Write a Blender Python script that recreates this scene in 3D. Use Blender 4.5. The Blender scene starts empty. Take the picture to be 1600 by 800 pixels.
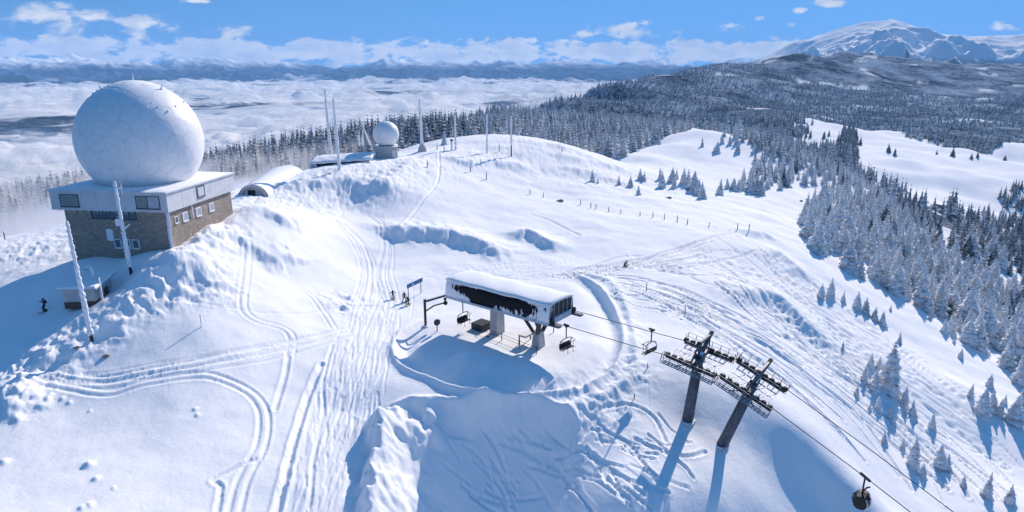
import bpy, bmesh, math, random
import numpy as np
from mathutils import Vector, Matrix

random.seed(7)
rng = np.random.default_rng(7)
SC = bpy.context.scene
COL = SC.collection
R = math.radians

# ------------------------------------------------------------------ camera, sky, sun, exposure
F = 1040.0                       # focal length in pixels of the 1600 px wide photograph
PITCH = R(16.0)
CZ = 60.0                        # height of the drone above the datum
cam_d = bpy.data.cameras.new('camera')
cam = bpy.data.objects.new('camera', cam_d)
COL.objects.link(cam)
cam.location = (0, 0, CZ)
cam.rotation_euler = (R(90) - PITCH, 0, 0)
cam_d.sensor_width = 36.0
cam_d.lens = F / 1600 * 36.0
cam_d.clip_start = 0.5
cam_d.clip_end = 120000
SC.camera = cam

SUN_EL, SUN_AZ = R(29.0), R(28.0)      # azimuth clockwise from +Y
SUN_STRENGTH = 4.6
SKY_STRENGTH = 0.15
EXPOSURE = 0.28
sun_d = bpy.data.lights.new('sun', 'SUN')
sun = bpy.data.objects.new('sun', sun_d)
COL.objects.link(sun)
sun_d.energy = SUN_STRENGTH
sun_d.angle = R(0.5)
sun_d.color = (1.0, 0.86, 0.74)
sdir = Vector((math.sin(SUN_AZ) * math.cos(SUN_EL), math.cos(SUN_AZ) * math.cos(SUN_EL), math.sin(SUN_EL)))
sun.rotation_euler = sdir.to_track_quat('Z', 'Y').to_euler()
sun.location = (60, 120, 160)

SC.view_settings.view_transform = 'Standard'
SC.view_settings.look = 'None'
SC.view_settings.gamma = 1.0
SC.view_settings.exposure = EXPOSURE
SC.view_settings.use_curve_mapping = False
SC.render.engine = 'CYCLES'
SC.cycles.use_denoising = True
SC.cycles.max_bounces = 8
SC.cycles.diffuse_bounces = 4
SC.cycles.glossy_bounces = 2
SC.cycles.transmission_bounces = 3
SC.cycles.transparent_max_bounces = 12
SC.cycles.volume_bounces = 5
SC.cycles.volume_max_steps = 128


class NT:
    """small helper to write node trees as expressions"""
    def __init__(self, tree):
        self.t = tree
        tree.nodes.clear()

    def n(self, kind, **kw):
        nd = self.t.nodes.new(kind)
        for k, v in kw.items():
            setattr(nd, k, v)
        return nd

    def put(self, sock, v):
        if isinstance(v, bpy.types.NodeSocket):
            self.t.links.new(v, sock)
        elif v is not None:
            try:
                sock.default_value = v
            except Exception:
                sock.default_value = tuple(v) + (1.0,)

    def m(self, op, a, b=None, c=None, clamp=False):
        nd = self.n('ShaderNodeMath', operation=op, use_clamp=clamp)
        self.put(nd.inputs[0], a)
        if b is not None: self.put(nd.inputs[1], b)
        if c is not None: self.put(nd.inputs[2], c)
        return nd.outputs[0]

    def noise(self, vec=None, scale=5.0, detail=4.0, rough=0.55, dist=0.0):
        nd = self.n('ShaderNodeTexNoise')
        if vec is not None: self.put(nd.inputs['Vector'], vec)
        nd.inputs['Scale'].default_value = scale
        nd.inputs['Detail'].default_value = detail
        nd.inputs['Roughness'].default_value = rough
        nd.inputs['Distortion'].default_value = dist
        return nd.outputs['Fac']

    def mapr(self, v, a, b, c=0.0, d=1.0, smooth=True):
        nd = self.n('ShaderNodeMapRange')
        nd.interpolation_type = 'SMOOTHSTEP' if smooth else 'LINEAR'
        self.put(nd.inputs['Value'], v)
        nd.inputs['From Min'].default_value = a
        nd.inputs['From Max'].default_value = b
        nd.inputs['To Min'].default_value = c
        nd.inputs['To Max'].default_value = d
        return nd.outputs['Result']

    def mix(self, f, a, b):
        nd = self.n('ShaderNodeMix', data_type='RGBA')
        self.put(nd.inputs[0], f)
        self.put(nd.inputs[6], a)
        self.put(nd.inputs[7], b)
        return nd.outputs[2]

    def xyz(self, v):
        nd = self.n('ShaderNodeSeparateXYZ')
        self.put(nd.inputs[0], v)
        return nd.outputs

    def vec(self, x, y, z):
        nd = self.n('ShaderNodeCombineXYZ')
        self.put(nd.inputs[0], x); self.put(nd.inputs[1], y); self.put(nd.inputs[2], z)
        return nd.outputs[0]

    def coord(self, which='Object'):
        return self.n('ShaderNodeTexCoord').outputs[which]

    def scaled(self, vec, s):
        nd = self.n('ShaderNodeVectorMath', operation='MULTIPLY')
        self.put(nd.inputs[0], vec)
        nd.inputs[1].default_value = s
        return nd.outputs[0]


def pix_dir(u, v):
    xr, yr = (u - 800) / F, (400 - v) / F
    return (xr, math.cos(PITCH) + yr * math.sin(PITCH), -math.sin(PITCH) + yr * math.cos(PITCH))


def az_el(u, v):
    d = pix_dir(u, v)
    return math.atan2(d[0], d[1]), math.atan2(d[2], math.hypot(d[0], d[1]))


world = bpy.data.worlds.new('World')
SC.world = world
world.use_nodes = True
W = NT(world.node_tree)
sky = W.n('ShaderNodeTexSky', sky_type='NISHITA')
sky.sun_disc = False
sky.sun_elevation = SUN_EL
sky.sun_rotation = SUN_AZ
sky.altitude = 1500
sky.air_density = 2.0
sky.dust_density = 0.0
sky.ozone_density = 5.0
wd = W.coord('Generated')
wx, wy, wz = W.xyz(wd)
lifted = W.n('ShaderNodeVectorMath', operation='NORMALIZE')
W.put(lifted.inputs[0], W.vec(wx, wy, W.m('ADD', W.m('MAXIMUM', wz, 0.0), 1.0)))
W.put(sky.inputs[0], lifted.outputs[0])           # colour looked up higher: blue horizon in view, stronger blue fill light
az = W.m('ARCTAN2', wx, wy)
el = W.m('ARCSINE', wz)
cvec = W.vec(W.m('MULTIPLY', az, 1.0), W.m('MULTIPLY', el, 1.9), 0.37)
cn = W.noise(cvec, 26.0, 8.0, 0.62, 0.25)
cn2 = W.noise(cvec, 9.0, 5.0, 0.55)
# separate fair-weather clouds: centre and half size in the sky (radians)
clouds = [((95, 30), 78, 24), ((60, 22), 40, 20), ((240, 42), 60, 18), ((350, 49), 46, 11), ((557, 60), 16, 8), ((990, 50), 60, 15),
          ((1020, 38), 26, 12), ((1140, 44), 28, 8), ((1300, 2), 30, 9), ((905, 56), 22, 8), ((1185, 28), 10, 4),
          ((1250, 16), 12, 5), ((1578, 42), 42, 9), ((1236, 38), 9, 4), ((-250, 40), 120, 25), ((1950, 30), 140, 25), ((310, 2), 30, 4)]
best = None
for (cu, cv), ru, rv in clouds:
    a0, e0 = az_el(cu, cv)
    a1, _ = az_el(cu + ru, cv)
    _, e1 = az_el(cu, cv - rv)
    dx = W.m('MULTIPLY', W.m('SUBTRACT', az, a0), 1.0 / abs(a1 - a0))
    dy = W.m('MULTIPLY', W.m('SUBTRACT', el, e0), 1.0 / abs(e1 - e0))
    q = W.m('SUBTRACT', 1.0, W.m('ADD', W.m('MULTIPLY', dx, dx), W.m('MULTIPLY', dy, dy)))
    best = q if best is None else W.m('MAXIMUM', best, q)
best = W.m('MAXIMUM', best, -3.0)
ind = W.mapr(W.m('ADD', W.m('MULTIPLY', best, 0.50), W.m('MULTIPLY', W.m('SUBTRACT', cn, 0.5), 4.2)), 0.0, 0.85)
# the long bank of cloud lying over the far range
e_mid = W.m('ADD', 0.0170, W.m('MULTIPLY', W.m('SUBTRACT', cn2, 0.5), 0.018))
bd = W.m('MULTIPLY', W.m('SUBTRACT', el, e_mid), 1.0 / 0.0175)
bq = W.m('SUBTRACT', 1.0, W.m('MULTIPLY', bd, bd))
band = W.mapr(W.m('ADD', W.m('MULTIPLY', bq, 0.75), W.m('MULTIPLY', W.m('SUBTRACT', cn, 0.5), 3.8)), 0.0, 0.5)
cl = W.m('MAXIMUM', ind, band)
cl = W.m('MULTIPLY', cl, W.mapr(el, -0.03, -0.015))
cshade = W.mapr(W.noise(W.vec(W.m('ADD', az, 0.006), W.m('ADD', W.m('MULTIPLY', el, 1.9), -0.012), 0.37), 26.0, 6.0, 0.6, 0.25), 0.35, 0.68)
ccol = W.mix(cshade, (5.4, 5.3, 5.2), (3.5, 3.8, 4.4))  # lit white and grey shade painted into the cloud colour
hs = W.n('ShaderNodeHueSaturation')
hs.inputs['Saturation'].default_value = 1.2
W.put(hs.inputs['Color'], sky.outputs[0])
bg = W.n('ShaderNodeBackground')
W.put(bg.inputs['Color'], W.mix(cl, hs.outputs[0], ccol))
bg.inputs['Strength'].default_value = SKY_STRENGTH
wo = W.n('ShaderNodeOutputWorld')
W.t.links.new(bg.outputs[0], wo.inputs['Surface'])

# ------------------------------------------------------------------ materials


def material(name):
    m = bpy.data.materials.new(name)
    m.use_nodes = True
    t = NT(m.node_tree)
    out = t.n('ShaderNodeOutputMaterial')
    p = t.n('ShaderNodeBsdfPrincipled')
    t.t.links.new(p.outputs[0], out.inputs['Surface'])
    return m, t, p, out


def bump(t, p, height, dist, strength=1.0):
    b = t.n('ShaderNodeBump')
    b.inputs['Strength'].default_value = strength
    b.inputs['Distance'].default_value = dist
    t.put(b.inputs['Height'], height)
    t.t.links.new(b.outputs[0], p.inputs['Normal'])


def plain(name, col, rough=0.6, metal=0.0, var=0.15, scale=3.0, spec=0.3, bmp=0.0, snow=0.0, streak=(1, 1, 1)):
    """a base colour with grain and, when asked, snow clinging in patches"""
    m, t, p, _ = material(name)
    co = t.scaled(t.coord('Object'), streak)
    n = t.noise(co, scale, 5.0, 0.6)
    c = t.mix(t.mapr(n, 0.3, 0.7), [x * (1 - var) for x in col], [min(1, x * (1 + var)) for x in col])
    if snow > 0:
        s = t.noise(co, scale * 0.9, 6.0, 0.65, 0.4)
        nz = t.xyz(t.n('ShaderNodeNewGeometry').outputs['Normal'])[2]
        f = t.mapr(t.m('ADD', s, t.m('MULTIPLY', nz, 0.45)), 0.80 - snow * 0.5, 0.90 - snow * 0.5)
        c = t.mix(f, c, (0.82, 0.84, 0.88))
    t.put(p.inputs['Base Color'], c)
    p.inputs['Roughness'].default_value = rough
    p.inputs['Metallic'].default_value = metal
    p.inputs['Specular IOR Level'].default_value = spec
    if bmp:
        bump(t, p, n, bmp)
    return m


def snow_mat(name, fine=0.03, coarse=0.0, scale=2.2, col=(0.86, 0.88, 0.91)):
    m, t, p, _ = material(name)
    co = t.coord('Object')
    a = t.noise(co, scale, 6.0, 0.6)
    b = t.noise(co, scale * 0.16, 5.0, 0.6)
    c = t.mix(t.mapr(b, 0.3, 0.7), [x * 0.97 for x in col], col)
    t.put(p.inputs['Base Color'], c)
    p.inputs['Roughness'].default_value = 0.75
    p.inputs['Specular IOR Level'].default_value = 0.12
    bump(t, p, t.m('ADD', t.m('MULTIPLY', a, fine), t.m('MULTIPLY', b, coarse)), 1.0)
    return m


M = {}
M['snow'] = snow_mat('snow', 0.05, 0.0, 2.0)
M['rime'] = snow_mat('rime', 0.06, 0.0, 7.0, (0.84, 0.87, 0.92))
M['radome'] = plain('radome_skin', (0.80, 0.81, 0.83), 0.45, var=0.05, scale=1.2, snow=0.12)
M['radome_edge'] = plain('radome_joint', (0.47, 0.50, 0.55), 0.7, var=0.2)
M['clad'] = plain('cladding', (0.60, 0.62, 0.65), 0.6, var=0.08, scale=0.7, snow=0.1, bmp=0.01)
M['blind'] = plain('blind', (0.24, 0.27, 0.28), 0.6, var=0.1, scale=1.5)
M['frame_white'] = plain('painted_frame', (0.75, 0.77, 0.8), 0.5, var=0.06)
M['frame_dark'] = plain('dark_frame', (0.09, 0.10, 0.12), 0.5, var=0.2)
M['concrete'] = plain('concrete', (0.48, 0.48, 0.49), 0.85, var=0.15, scale=1.4, snow=0.14, bmp=0.02)
M['steel'] = plain('galvanised_steel', (0.065, 0.085, 0.115), 0.55, 0.1, var=0.3, scale=2.2)
M['grate'] = plain('frosted_steel', (0.075, 0.09, 0.115), 0.6, 0.1, var=0.35, scale=3.0, snow=0.02)
M['dark'] = plain('dark_steel', (0.035, 0.04, 0.05), 0.5, 0.2, var=0.3)
M['black'] = plain('black_rubber', (0.014, 0.015, 0.018), 0.6, var=0.3)
M['grey_panel'] = plain('grey_panel', (0.42, 0.46, 0.52), 0.45, var=0.1, scale=1.2, snow=0.15)
M['rope'] = plain('wire_rope', (0.06, 0.06, 0.07), 0.5, 0.5, var=0.2)
M['wood'] = plain('weathered_wood', (0.10, 0.08, 0.06), 0.85, var=0.3, scale=4, snow=0.12)
M['blue'] = plain('blue_board', (0.02, 0.16, 0.36), 0.45, var=0.1)
M['bark'] = plain('bark', (0.06, 0.045, 0.035), 0.9, var=0.3, scale=5)
M['cloth'] = plain('dark_cloth', (0.02, 0.022, 0.03), 0.85, var=0.4, scale=9)
M['helmet'] = plain('helmet_shell', (0.03, 0.03, 0.04), 0.3, var=0.1)
M['ski'] = plain('ski_top', (0.08, 0.03, 0.03), 0.4, var=0.3)


def glass_mat():
    m, t, p, _ = material('window_glass')
    t.put(p.inputs['Base Color'], t.mix(t.noise(t.coord('Object'), 0.9, 2), (0.05, 0.08, 0.10), (0.12, 0.17, 0.21)))
    p.inputs['Roughness'].default_value = 0.08
    p.inputs['Specular IOR Level'].default_value = 0.6
    return m


M['glass'] = glass_mat()


def stone_mat():
    m, t, p, _ = material('rubble_stone')
    co = t.coord('Object')
    x, y, z = t.xyz(co)
    br = t.n('ShaderNodeTexBrick')
    t.put(br.inputs['Vector'], t.vec(t.m('ADD', x, y), z, 0))
    br.inputs['Scale'].default_value = 1.0
    br.inputs['Brick Width'].default_value = 0.62
    br.inputs['Row Height'].default_value = 0.27
    br.inputs['Mortar Size'].default_value = 0.025
    br.inputs['Color1'].default_value = (0.25, 0.20, 0.16, 1)
    br.inputs['Color2'].default_value = (0.42, 0.355, 0.295, 1)
    br.inputs['Mortar'].default_value = (0.36, 0.34, 0.33, 1)
    n = t.noise(co, 1.1, 6.0, 0.6)
    c = t.mix(t.mapr(n, 0.35, 0.72), br.outputs['Color'], t.mix(t.noise(co, 5.0), (0.14, 0.115, 0.095), (0.44, 0.38, 0.32)))
    s = t.noise(co, 1.7, 8.0, 0.72, 0.3)
    c = t.mix(t.mapr(s, 0.60, 0.72), c, (0.72, 0.74, 0.78))
    t.put(p.inputs['Base Color'], c)
    p.inputs['Roughness'].default_value = 0.9
    bump(t, p, t.m('ADD', t.m('MULTIPLY', br.outputs['Fac'], -0.5), n), 0.08)
    return m


M['stone'] = stone_mat()


def hood_mat():
    """black glazing with snow blown on: thick at both ends and along the eaves, in fingers from below"""
    m, t, p, _ = material('snow_blown_black_glazing')
    co = t.coord('Object')
    x, y, z = t.xyz(co)
    n = t.noise(t.vec(t.m('MULTIPLY', x, 1.9), t.m('MULTIPLY', y, 0.4), t.m('MULTIPLY', z, 0.7)), 1.0, 6.0, 0.6, 0.8)
    n2 = t.noise(t.vec(x, y, z), 0.55, 4.0, 0.6)
    z = t.m('SUBTRACT', z, 5.1)
    ends = t.m('ADD', t.mapr(x, -4.6, -8.2), t.mapr(t.m('ADD', x, t.m('MULTIPLY', z, 0.9)), 6.2, 9.2))
    fingers = t.m('ADD', t.mapr(x, -3.6, -5.0), t.m('MULTIPLY', t.mapr(x, -1.2, 0.4), 0.8))
    low = t.m('MULTIPLY', t.mapr(z, 1.6, 0.15, 0.0, 0.62), fingers)
    high = t.mapr(z, 1.8, 2.2, 0.0, 0.34)
    f = t.m('ADD', t.m('ADD', t.m('MULTIPLY', n, 1.5), t.m('MULTIPLY', n2, 0.5)), t.m('ADD', t.m('MULTIPLY', ends, 0.6), t.m('ADD', low, high)))
    f = t.mapr(f, 1.44, 1.50)
    t.put(p.inputs['Base Color'], t.mix(f, (0.004, 0.005, 0.009), (0.80, 0.83, 0.88)))
    t.put(p.inputs['Roughness'], t.mapr(f, 0, 1, 0.55, 0.8))
    p.inputs['Specular IOR Level'].default_value = 0.15
    bump(t, p, t.m('MULTIPLY', f, 0.08), 1.0)
    return m


M['hood'] = hood_mat()
M['end_glass'] = plain('snow_blown_end_glazing', (0.012, 0.014, 0.02), 0.5, var=0.3, scale=1.6, snow=0.42, streak=(1, 1, 0.35))


def tree_mat(name, frost, use_attr=False):
    m, t, p, _ = material(name)
    co = t.n('ShaderNodeNewGeometry')
    nz = t.xyz(co.outputs['Normal'])[2]
    n = t.noise(co.outputs['Position'], 0.9, 4.0, 0.65)
    if use_attr:
        at = t.n('ShaderNodeAttribute', attribute_name='frost')
        r = at.outputs['Fac']
    else:
        r = t.m('ADD', frost - 0.14, t.m('MULTIPLY', t.n('ShaderNodeObjectInfo').outputs['Random'], 0.28))
    f = t.m('ADD', t.m('MULTIPLY', t.m('MAXIMUM', nz, 0.0), 0.42), t.m('MULTIPLY', t.m('SUBTRACT', n, 0.5), 1.9))
    f = t.mapr(t.m('ADD', f, r), 0.05, 0.95, smooth=False)
    t.put(p.inputs['Base Color'], t.mix(f, (0.022, 0.034, 0.042), (0.82, 0.84, 0.87)))
    p.inputs['Roughness'].default_value = 0.85
    p.inputs['Specular IOR Level'].default_value = 0.0
    return m


M['spruce'] = tree_mat('frosted_spruce_needles', 0.72)
M['spruce_dark'] = tree_mat('dark_spruce_needles', 0.16)
M['spruce_mass'] = tree_mat('forest_needles', 0.3, True)

# ------------------------------------------------------------------ numpy noise


def _hash(ix, iy, seed):
    h = (ix.astype(np.int64) * 374761393 + iy.astype(np.int64) * 668265263 + seed * 1442695041) & 0xFFFFFFFF
    h = ((h ^ (h >> 13)) * 1274126177) & 0xFFFFFFFF
    h = (h ^ (h >> 16)) & 0xFFFFFFFF
    return h


def perlin(x, y, seed=0):
    x0, y0 = np.floor(x), np.floor(y)
    fx, fy = x - x0, y - y0
    ix, iy = x0.astype(np.int64), y0.astype(np.int64)
    def g(dx, dy):
        a = _hash(ix + dx, iy + dy, seed).astype(np.float64) * (2 * np.pi / 4294967296.0)
        return np.cos(a) * (fx - dx) + np.sin(a) * (fy - dy)
    u = fx * fx * fx * (fx * (fx * 6 - 15) + 10)
    v = fy * fy * fy * (fy * (fy * 6 - 15) + 10)
    a = g(0, 0); b = g(1, 0); c = g(0, 1); d = g(1, 1)
    return ((a + (b - a) * u) * (1 - v) + (c + (d - c) * u) * v) * 1.5


def fbm(x, y, octs=4, seed=0, gain=0.5, lac=2.03):
    s, amp, f = np.zeros_like(x), 1.0, 1.0
    for k in range(octs):
        s += amp * perlin(x * f + 17.3 * k, y * f - 9.1 * k, seed + k)
        amp *= gain; f *= lac
    return s


def ridged(x, y, octs=5, seed=0, gain=0.5, lac=2.1):
    s, amp, f, w = np.zeros_like(x), 1.0, 1.0, 1.0
    for k in range(octs):
        n = (1 - np.abs(perlin(x * f + 5.7 * k, y * f + 3.3 * k, seed + k))) ** 2
        s += amp * n * w
        w = np.clip(n * 1.5, 0, 1)
        amp *= gain; f *= lac
    return s


def sstep(a, b, x):
    t = np.clip((x - a) / (b - a), 0, 1)
    return t * t * (3 - 2 * t)


# ------------------------------------------------------------------ the terrain
# surveyed spots: (u, v, height below the drone) read on the photograph's ground, or ('d', u, depth, height) for far ones
SPOTS = [
    # foreground, left to right
    (-150, 900, -36), (10, 795, -36), (200, 795, -37), (400, 795, -39), (560, 795, -41), (750, 800, -44.0), (680, 790, -43.4), (850, 770, -43.4), (970, 795, -41.6),
    (1130, 795, -44.4), (1200, 795, -47.0), (1290, 795, -50), (1400, 795, -53.5), (1600, 795, -61), (1800, 800, -70), (800, 1000, -51), (300, 1000, -39), (1200, 1000, -55), (1500, 1000, -56),
    (10, 620, -34.5), (200, 640, -35.0), (330, 620, -35.0), (450, 640, -37.0), (550, 640, -38), (640, 640, -37.5), (760, 640, -38), (880, 640, -38),
    (750, 710, -41.2), (1000, 700, -40.3), (1068, 660, -40.2), (1125, 694, -41.8), (1180, 700, -43.6), (1240, 670, -43.0), (1330, 760, -48.2), (1300, 700, -46), (1400, 700, -55), (1550, 720, -62),
    (1000, 610, -38.2), (1100, 610, -38.6), (1190, 600, -40.5), (1300, 600, -47.5), (1400, 600, -54), (1500, 600, -59), (1600, 640, -64),
    # the station terrace
    (640, 560, -36.6), (700, 520, -36.5), (760, 540, -36.5), (850, 545, -36.6), (930, 560, -36.8), (800, 600, -36.8), (700, 610, -36.8), (850, 615, -36.9), (640, 602, -36.7), (760, 621, -36.9), (900, 480, -36.5), (700, 455, -36.3), (960, 500, -37.0), (840, 430, -36.2),
    # left, behind the mast and the hut
    (0, 560, -34), (71, 486, -31.3), (150, 480, -30.1), (150, 538, -32.2), (60, 440, -30.0), (0, 460, -31.4), (125, 407, -27.0), (200, 409, -26.8), (207, 428, -27.5), (270, 398, -25.2), (20, 395, -30), (70, 378, -29.5), (0, 372, -33),
    (-200, 420, -36), (-200, 600, -38),
    (230, 450, -28.3), (290, 440, -28.2), (330, 360, -24.6), (390, 328, -23.8), (345, 342, -24.6), (420, 350, -25.6), (380, 420, -28.9), (300, 500, -30.9), (440, 480, -32.5), (550, 500, -35.4), (430, 420, -30.3), (500, 420, -32.0),
    (560, 420, -34.2), (480, 340, -28.2), (600, 360, -31.8), (560, 320, -29.5), (640, 430, -35.2), (630, 475, -36),
    (400, 305, -26.3), (460, 285, -25.8), (520, 268, -24.6), (560, 255, -24.2), (605, 246, -24.6), (660, 238, -24.4), (712, 233, -24.8), (760, 236, -25.6), (800, 241, -26.6),
    (600, 300, -27.5), (690, 300, -29), (700, 350, -32.4), (700, 385, -34.2), (780, 345, -33.6), (780, 400, -35.5),
    (762, 213, -26.2), (830, 214, -25.6), (850, 265, -30.6), (830, 300, -32.8), (900, 235, -28.6), (950, 300, -35), (960, 250, -34),
    (900, 350, -35), (900, 400, -36.2), (976, 414, -36.6), (1040, 330, -37.5), (1110, 320, -41), (1000, 285, -37.5), (1000, 243, -40),
    (1060, 300, -40.5), (1060, 250, -43), (1090, 203, -36.5), (1040, 225, -39.5), (1160, 225, -42), (1200, 255, -50), (1130, 285, -46), (1200, 310, -49),
    (1130, 362, -38.4), (1060, 390, -37.2), (1040, 440, -37.0), (1060, 500, -37.4), (1150, 470, -39.5), (1180, 400, -40), (1200, 340, -44),
    (1250, 390, -44.5), (1250, 470, -45), (1320, 430, -51), (1250, 540, -45.5), (1400, 480, -57), (1400, 540, -55), (1500, 525, -63.5), (1600, 600, -67), (1480, 580, -60),
    (1300, 330, -60), (1260, 310, -55), (1380, 360, -72), (1450, 420, -76), (1590, 560, -75), (1520, 460, -80), (1600, 480, -88), (1800, 560, -95), (1330, 280, -70), (1250, 250, -62),
    (1500, 370, -95), (1420, 300, -95), (1600, 400, -100), (1340, 230, -93), (1280, 205, -92), (1450, 240, -103), (1600, 330, -112), (1600, 250, -112), (1520, 290, -108), (1800, 300, -118),
    ('p', -64.8, 94.2, -28.2), ('p', -48.8, 92.2, -25.6), ('p', -56.8, 93.2, -27.3), ('p', -56, 101, -26.5), ('p', -62.5, 111, -28), ('p', -46.7, 109.3, -24.6), ('p', -54.0, 86.6, -29.2), ('p', -58.0, 81.3, -31.0),
    # left ridge with forest and the valley before it
    (640, 205, -40), (720, 203, -38), (500, 226, -48), (400, 243, -55), (200, 283, -70), (60, 300, -78), (-150, 330, -88),
    ('d', 450, 230, -48), ('d', 300, 240, -62), ('d', 150, 250, -70), ('d', 0, 240, -70), ('d', 560, 250, -36), ('d', -200, 240, -80), ('d', 620, 300, -44),
    ('d', 60, 600, -150), ('d', 400, 650, -150), ('d', 600, 700, -120), ('d', -200, 600, -180), ('d', 200, 1200, -420), ('d', 500, 1200, -380), ('d', -200, 1200, -450), ('d', 680, 1300, -300), ('d', 300, 3500, -520), ('d', 0, 3500, -520), ('d', 650, 3500, -480), ('d', 300, 6500, -520), ('d', 750, 6500, -480),
    # forested plateau and its skyline
    (830, 200, -47), (900, 215, -48), (950, 225, -50), (900, 195, -62), (830, 187, -60), ('d', 765, 700, -52), ('d', 850, 1100, -58), ('d', 920, 1600, -62), ('d', 1000, 2200, -40), ('d', 1100, 2800, -14), ('d', 1200, 3600, 24), ('d', 1300, 4300, 45), ('d', 1450, 4500, 10), ('d', 1650, 4500, -20),
    ('d', 765, 1000, -170), ('d', 850, 1600, -190), ('d', 920, 2300, -220), ('d', 1000, 3100, -200), ('d', 1100, 4000, -180), ('d', 1200, 5000, -120),
    ('d', 1000, 1040, -78), ('d', 1000, 1500, -72), ('d', 1100, 1200, -84), ('d', 1100, 1900, -76), ('d', 1200, 1245, -92), ('d', 1200, 2000, -90), ('d', 1200, 2900, -55), ('d', 1300, 1500, -104), ('d', 1300, 2600, -95), ('d', 1450, 1350, -112), ('d', 1450, 2400, -108), ('d', 1450, 3300, -101), ('d', 1600, 1200, -114), ('d', 1600, 2400, -110), ('d', 1600, 3300, -104), ('d', 1900, 1500, -120), ('d', 1900, 3300, -110),
    ('d', 905, 330, -44), ('d', 850, 330, -41), ('d', 960, 300, -43), ('d', 990, 380, -50), ('d', 1050, 700, -68), ('d', 1150, 800, -80), ('d', 950, 800, -72),
]
P = []
for s in SPOTS:
    if s[0] == 'p':
        P.append((math.atan2(s[1], s[2]), math.log(math.hypot(s[1], s[2])), s[3]))
    elif s[0] == 'd':
        a, _ = az_el(s[1], 110)
        r = s[2] / math.cos(a) if s[2] > 500 else s[2] / math.cos(a)
        P.append((a, math.log(r), s[3]))
    else:
        d = pix_dir(s[0], s[1])
        t = s[2] / d[2]
        P.append((math.atan2(d[0], d[1]), math.log(t * math.hypot(d[0], d[1])), s[2]))
P = np.array(P)


def _U(r2):
    return np.where(r2 > 1e-12, r2 * np.log(r2 + 1e-12), 0.0)


def _fit():
    n = len(P)
    X = P[:, :2]
    D = ((X[:, None] - X[None]) ** 2).sum(2)
    K = _U(D) + np.eye(n) * 2e-7
    # heights are fitted as angles so that near and far spots count alike
    val = P[:, 2] / np.exp(P[:, 1])
    A = np.zeros((n + 3, n + 3))
    A[:n, :n] = K
    Q = np.hstack([np.ones((n, 1)), X])
    A[:n, n:] = Q; A[n:, :n] = Q.T
    return np.linalg.solve(A, np.concatenate([val, [0, 0, 0]]))


_C = _fit()
AZ0, AZ1, LR0, LR1, NA, NR = -1.15, 1.15, math.log(18.0), math.log(9000.0), 420, 900
_ga, _gl = np.linspace(AZ0, AZ1, NA), np.linspace(LR0, LR1, NR)


def _tps(a, l):
    out = np.full(a.shape, _C[-3]) + _C[-2] * a + _C[-1] * l
    for i in range(len(P)):
        out += _C[i] * _U((a - P[i, 0]) ** 2 + (l - P[i, 1]) ** 2)
    return out


_GA, _GL = np.meshgrid(_ga, _gl, indexing='ij')
_GRID = _tps(_GA, _GL) * np.exp(_GL)


def bil(grid, fx, fy):
    nx, ny = grid.shape
    fx = np.clip(fx, 0, nx - 1.001); fy = np.clip(fy, 0, ny - 1.001)
    ix, iy = fx.astype(int), fy.astype(int)
    tx, ty = fx - ix, fy - iy
    return (grid[ix, iy] * (1 - tx) + grid[ix + 1, iy] * tx) * (1 - ty) + (grid[ix, iy + 1] * (1 - tx) + grid[ix + 1, iy + 1] * tx) * ty


def base_h(x, y):
    x = np.asarray(x, float); y = np.asarray(y, float)
    a = np.arctan2(x, y)
    l = 0.5 * np.log(x * x + y * y + 1e-9)
    return bil(_GRID, (a - AZ0) / (AZ1 - AZ0) * (NA - 1), (l - LR0) / (LR1 - LR0) * (NR - 1))


_TT = np.exp(np.linspace(math.log(25), math.log(6000), 1400))


def hit(uv, hf):
    """where sight lines through photograph spots meet the ground"""
    uv = np.atleast_2d(np.asarray(uv, float))
    out = np.zeros((len(uv), 2))
    for k in range(0, len(uv), 200):
        q = uv[k:k + 200]
        xr, yr = (q[:, 0] - 800) / F, (400 - q[:, 1]) / F
        dy = math.cos(PITCH) + yr * math.sin(PITCH)
        dz = -math.sin(PITCH) + yr * math.cos(PITCH)
        X = xr[:, None] * _TT; Y = dy[:, None] * _TT; Z = dz[:, None] * _TT
        below = hf(X, Y) > Z
        below[:, -1] = True
        i = np.maximum(np.argmax(below, 1), 1)
        j = np.arange(len(q))
        g0 = Z[j, i - 1] - hf(X[j, i - 1], Y[j, i - 1])
        g1 = Z[j, i] - hf(X[j, i], Y[j, i])
        f = np.clip(g0 / (g0 - g1 + 1e-9), 0, 1)
        t = _TT[i - 1] + (_TT[i] - _TT[i - 1]) * f
        out[k:k + 200, 0] = xr * t
        out[k:k + 200, 1] = dy * t
    return out


def spline(pts, step=None, n=8):
    """Catmull-Rom through the given points"""
    p = np.array([pts[0]] + list(pts) + [pts[-1]], float)
    p[0] = 2 * p[1] - p[2]; p[-1] = 2 * p[-2] - p[-3]
    out = []
    for i in range(1, len(p) - 2):
        for t in np.linspace(0, 1, n, endpoint=False):
            a, b, c, d = p[i - 1], p[i], p[i + 1], p[i + 2]
            out.append(0.5 * ((2 * b) + (-a + c) * t + (2 * a - 5 * b + 4 * c - d) * t * t + (-a + 3 * b - 3 * c + d) * t ** 3))
    out.append(p[-2])
    return np.array(out)


# relief sheet in metres for banks, berms, tracks
X0, X1, Y0, Y1, RES = -125.0, 135.0, 25.0, 245.0, 0.14
NX, NY = int((X1 - X0) / RES) + 1, int((Y1 - Y0) / RES) + 1
GXs = (X0 + np.arange(NX) * RES)
GYs = (Y0 + np.arange(NY) * RES)
REL = np.zeros((NX, NY))


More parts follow.
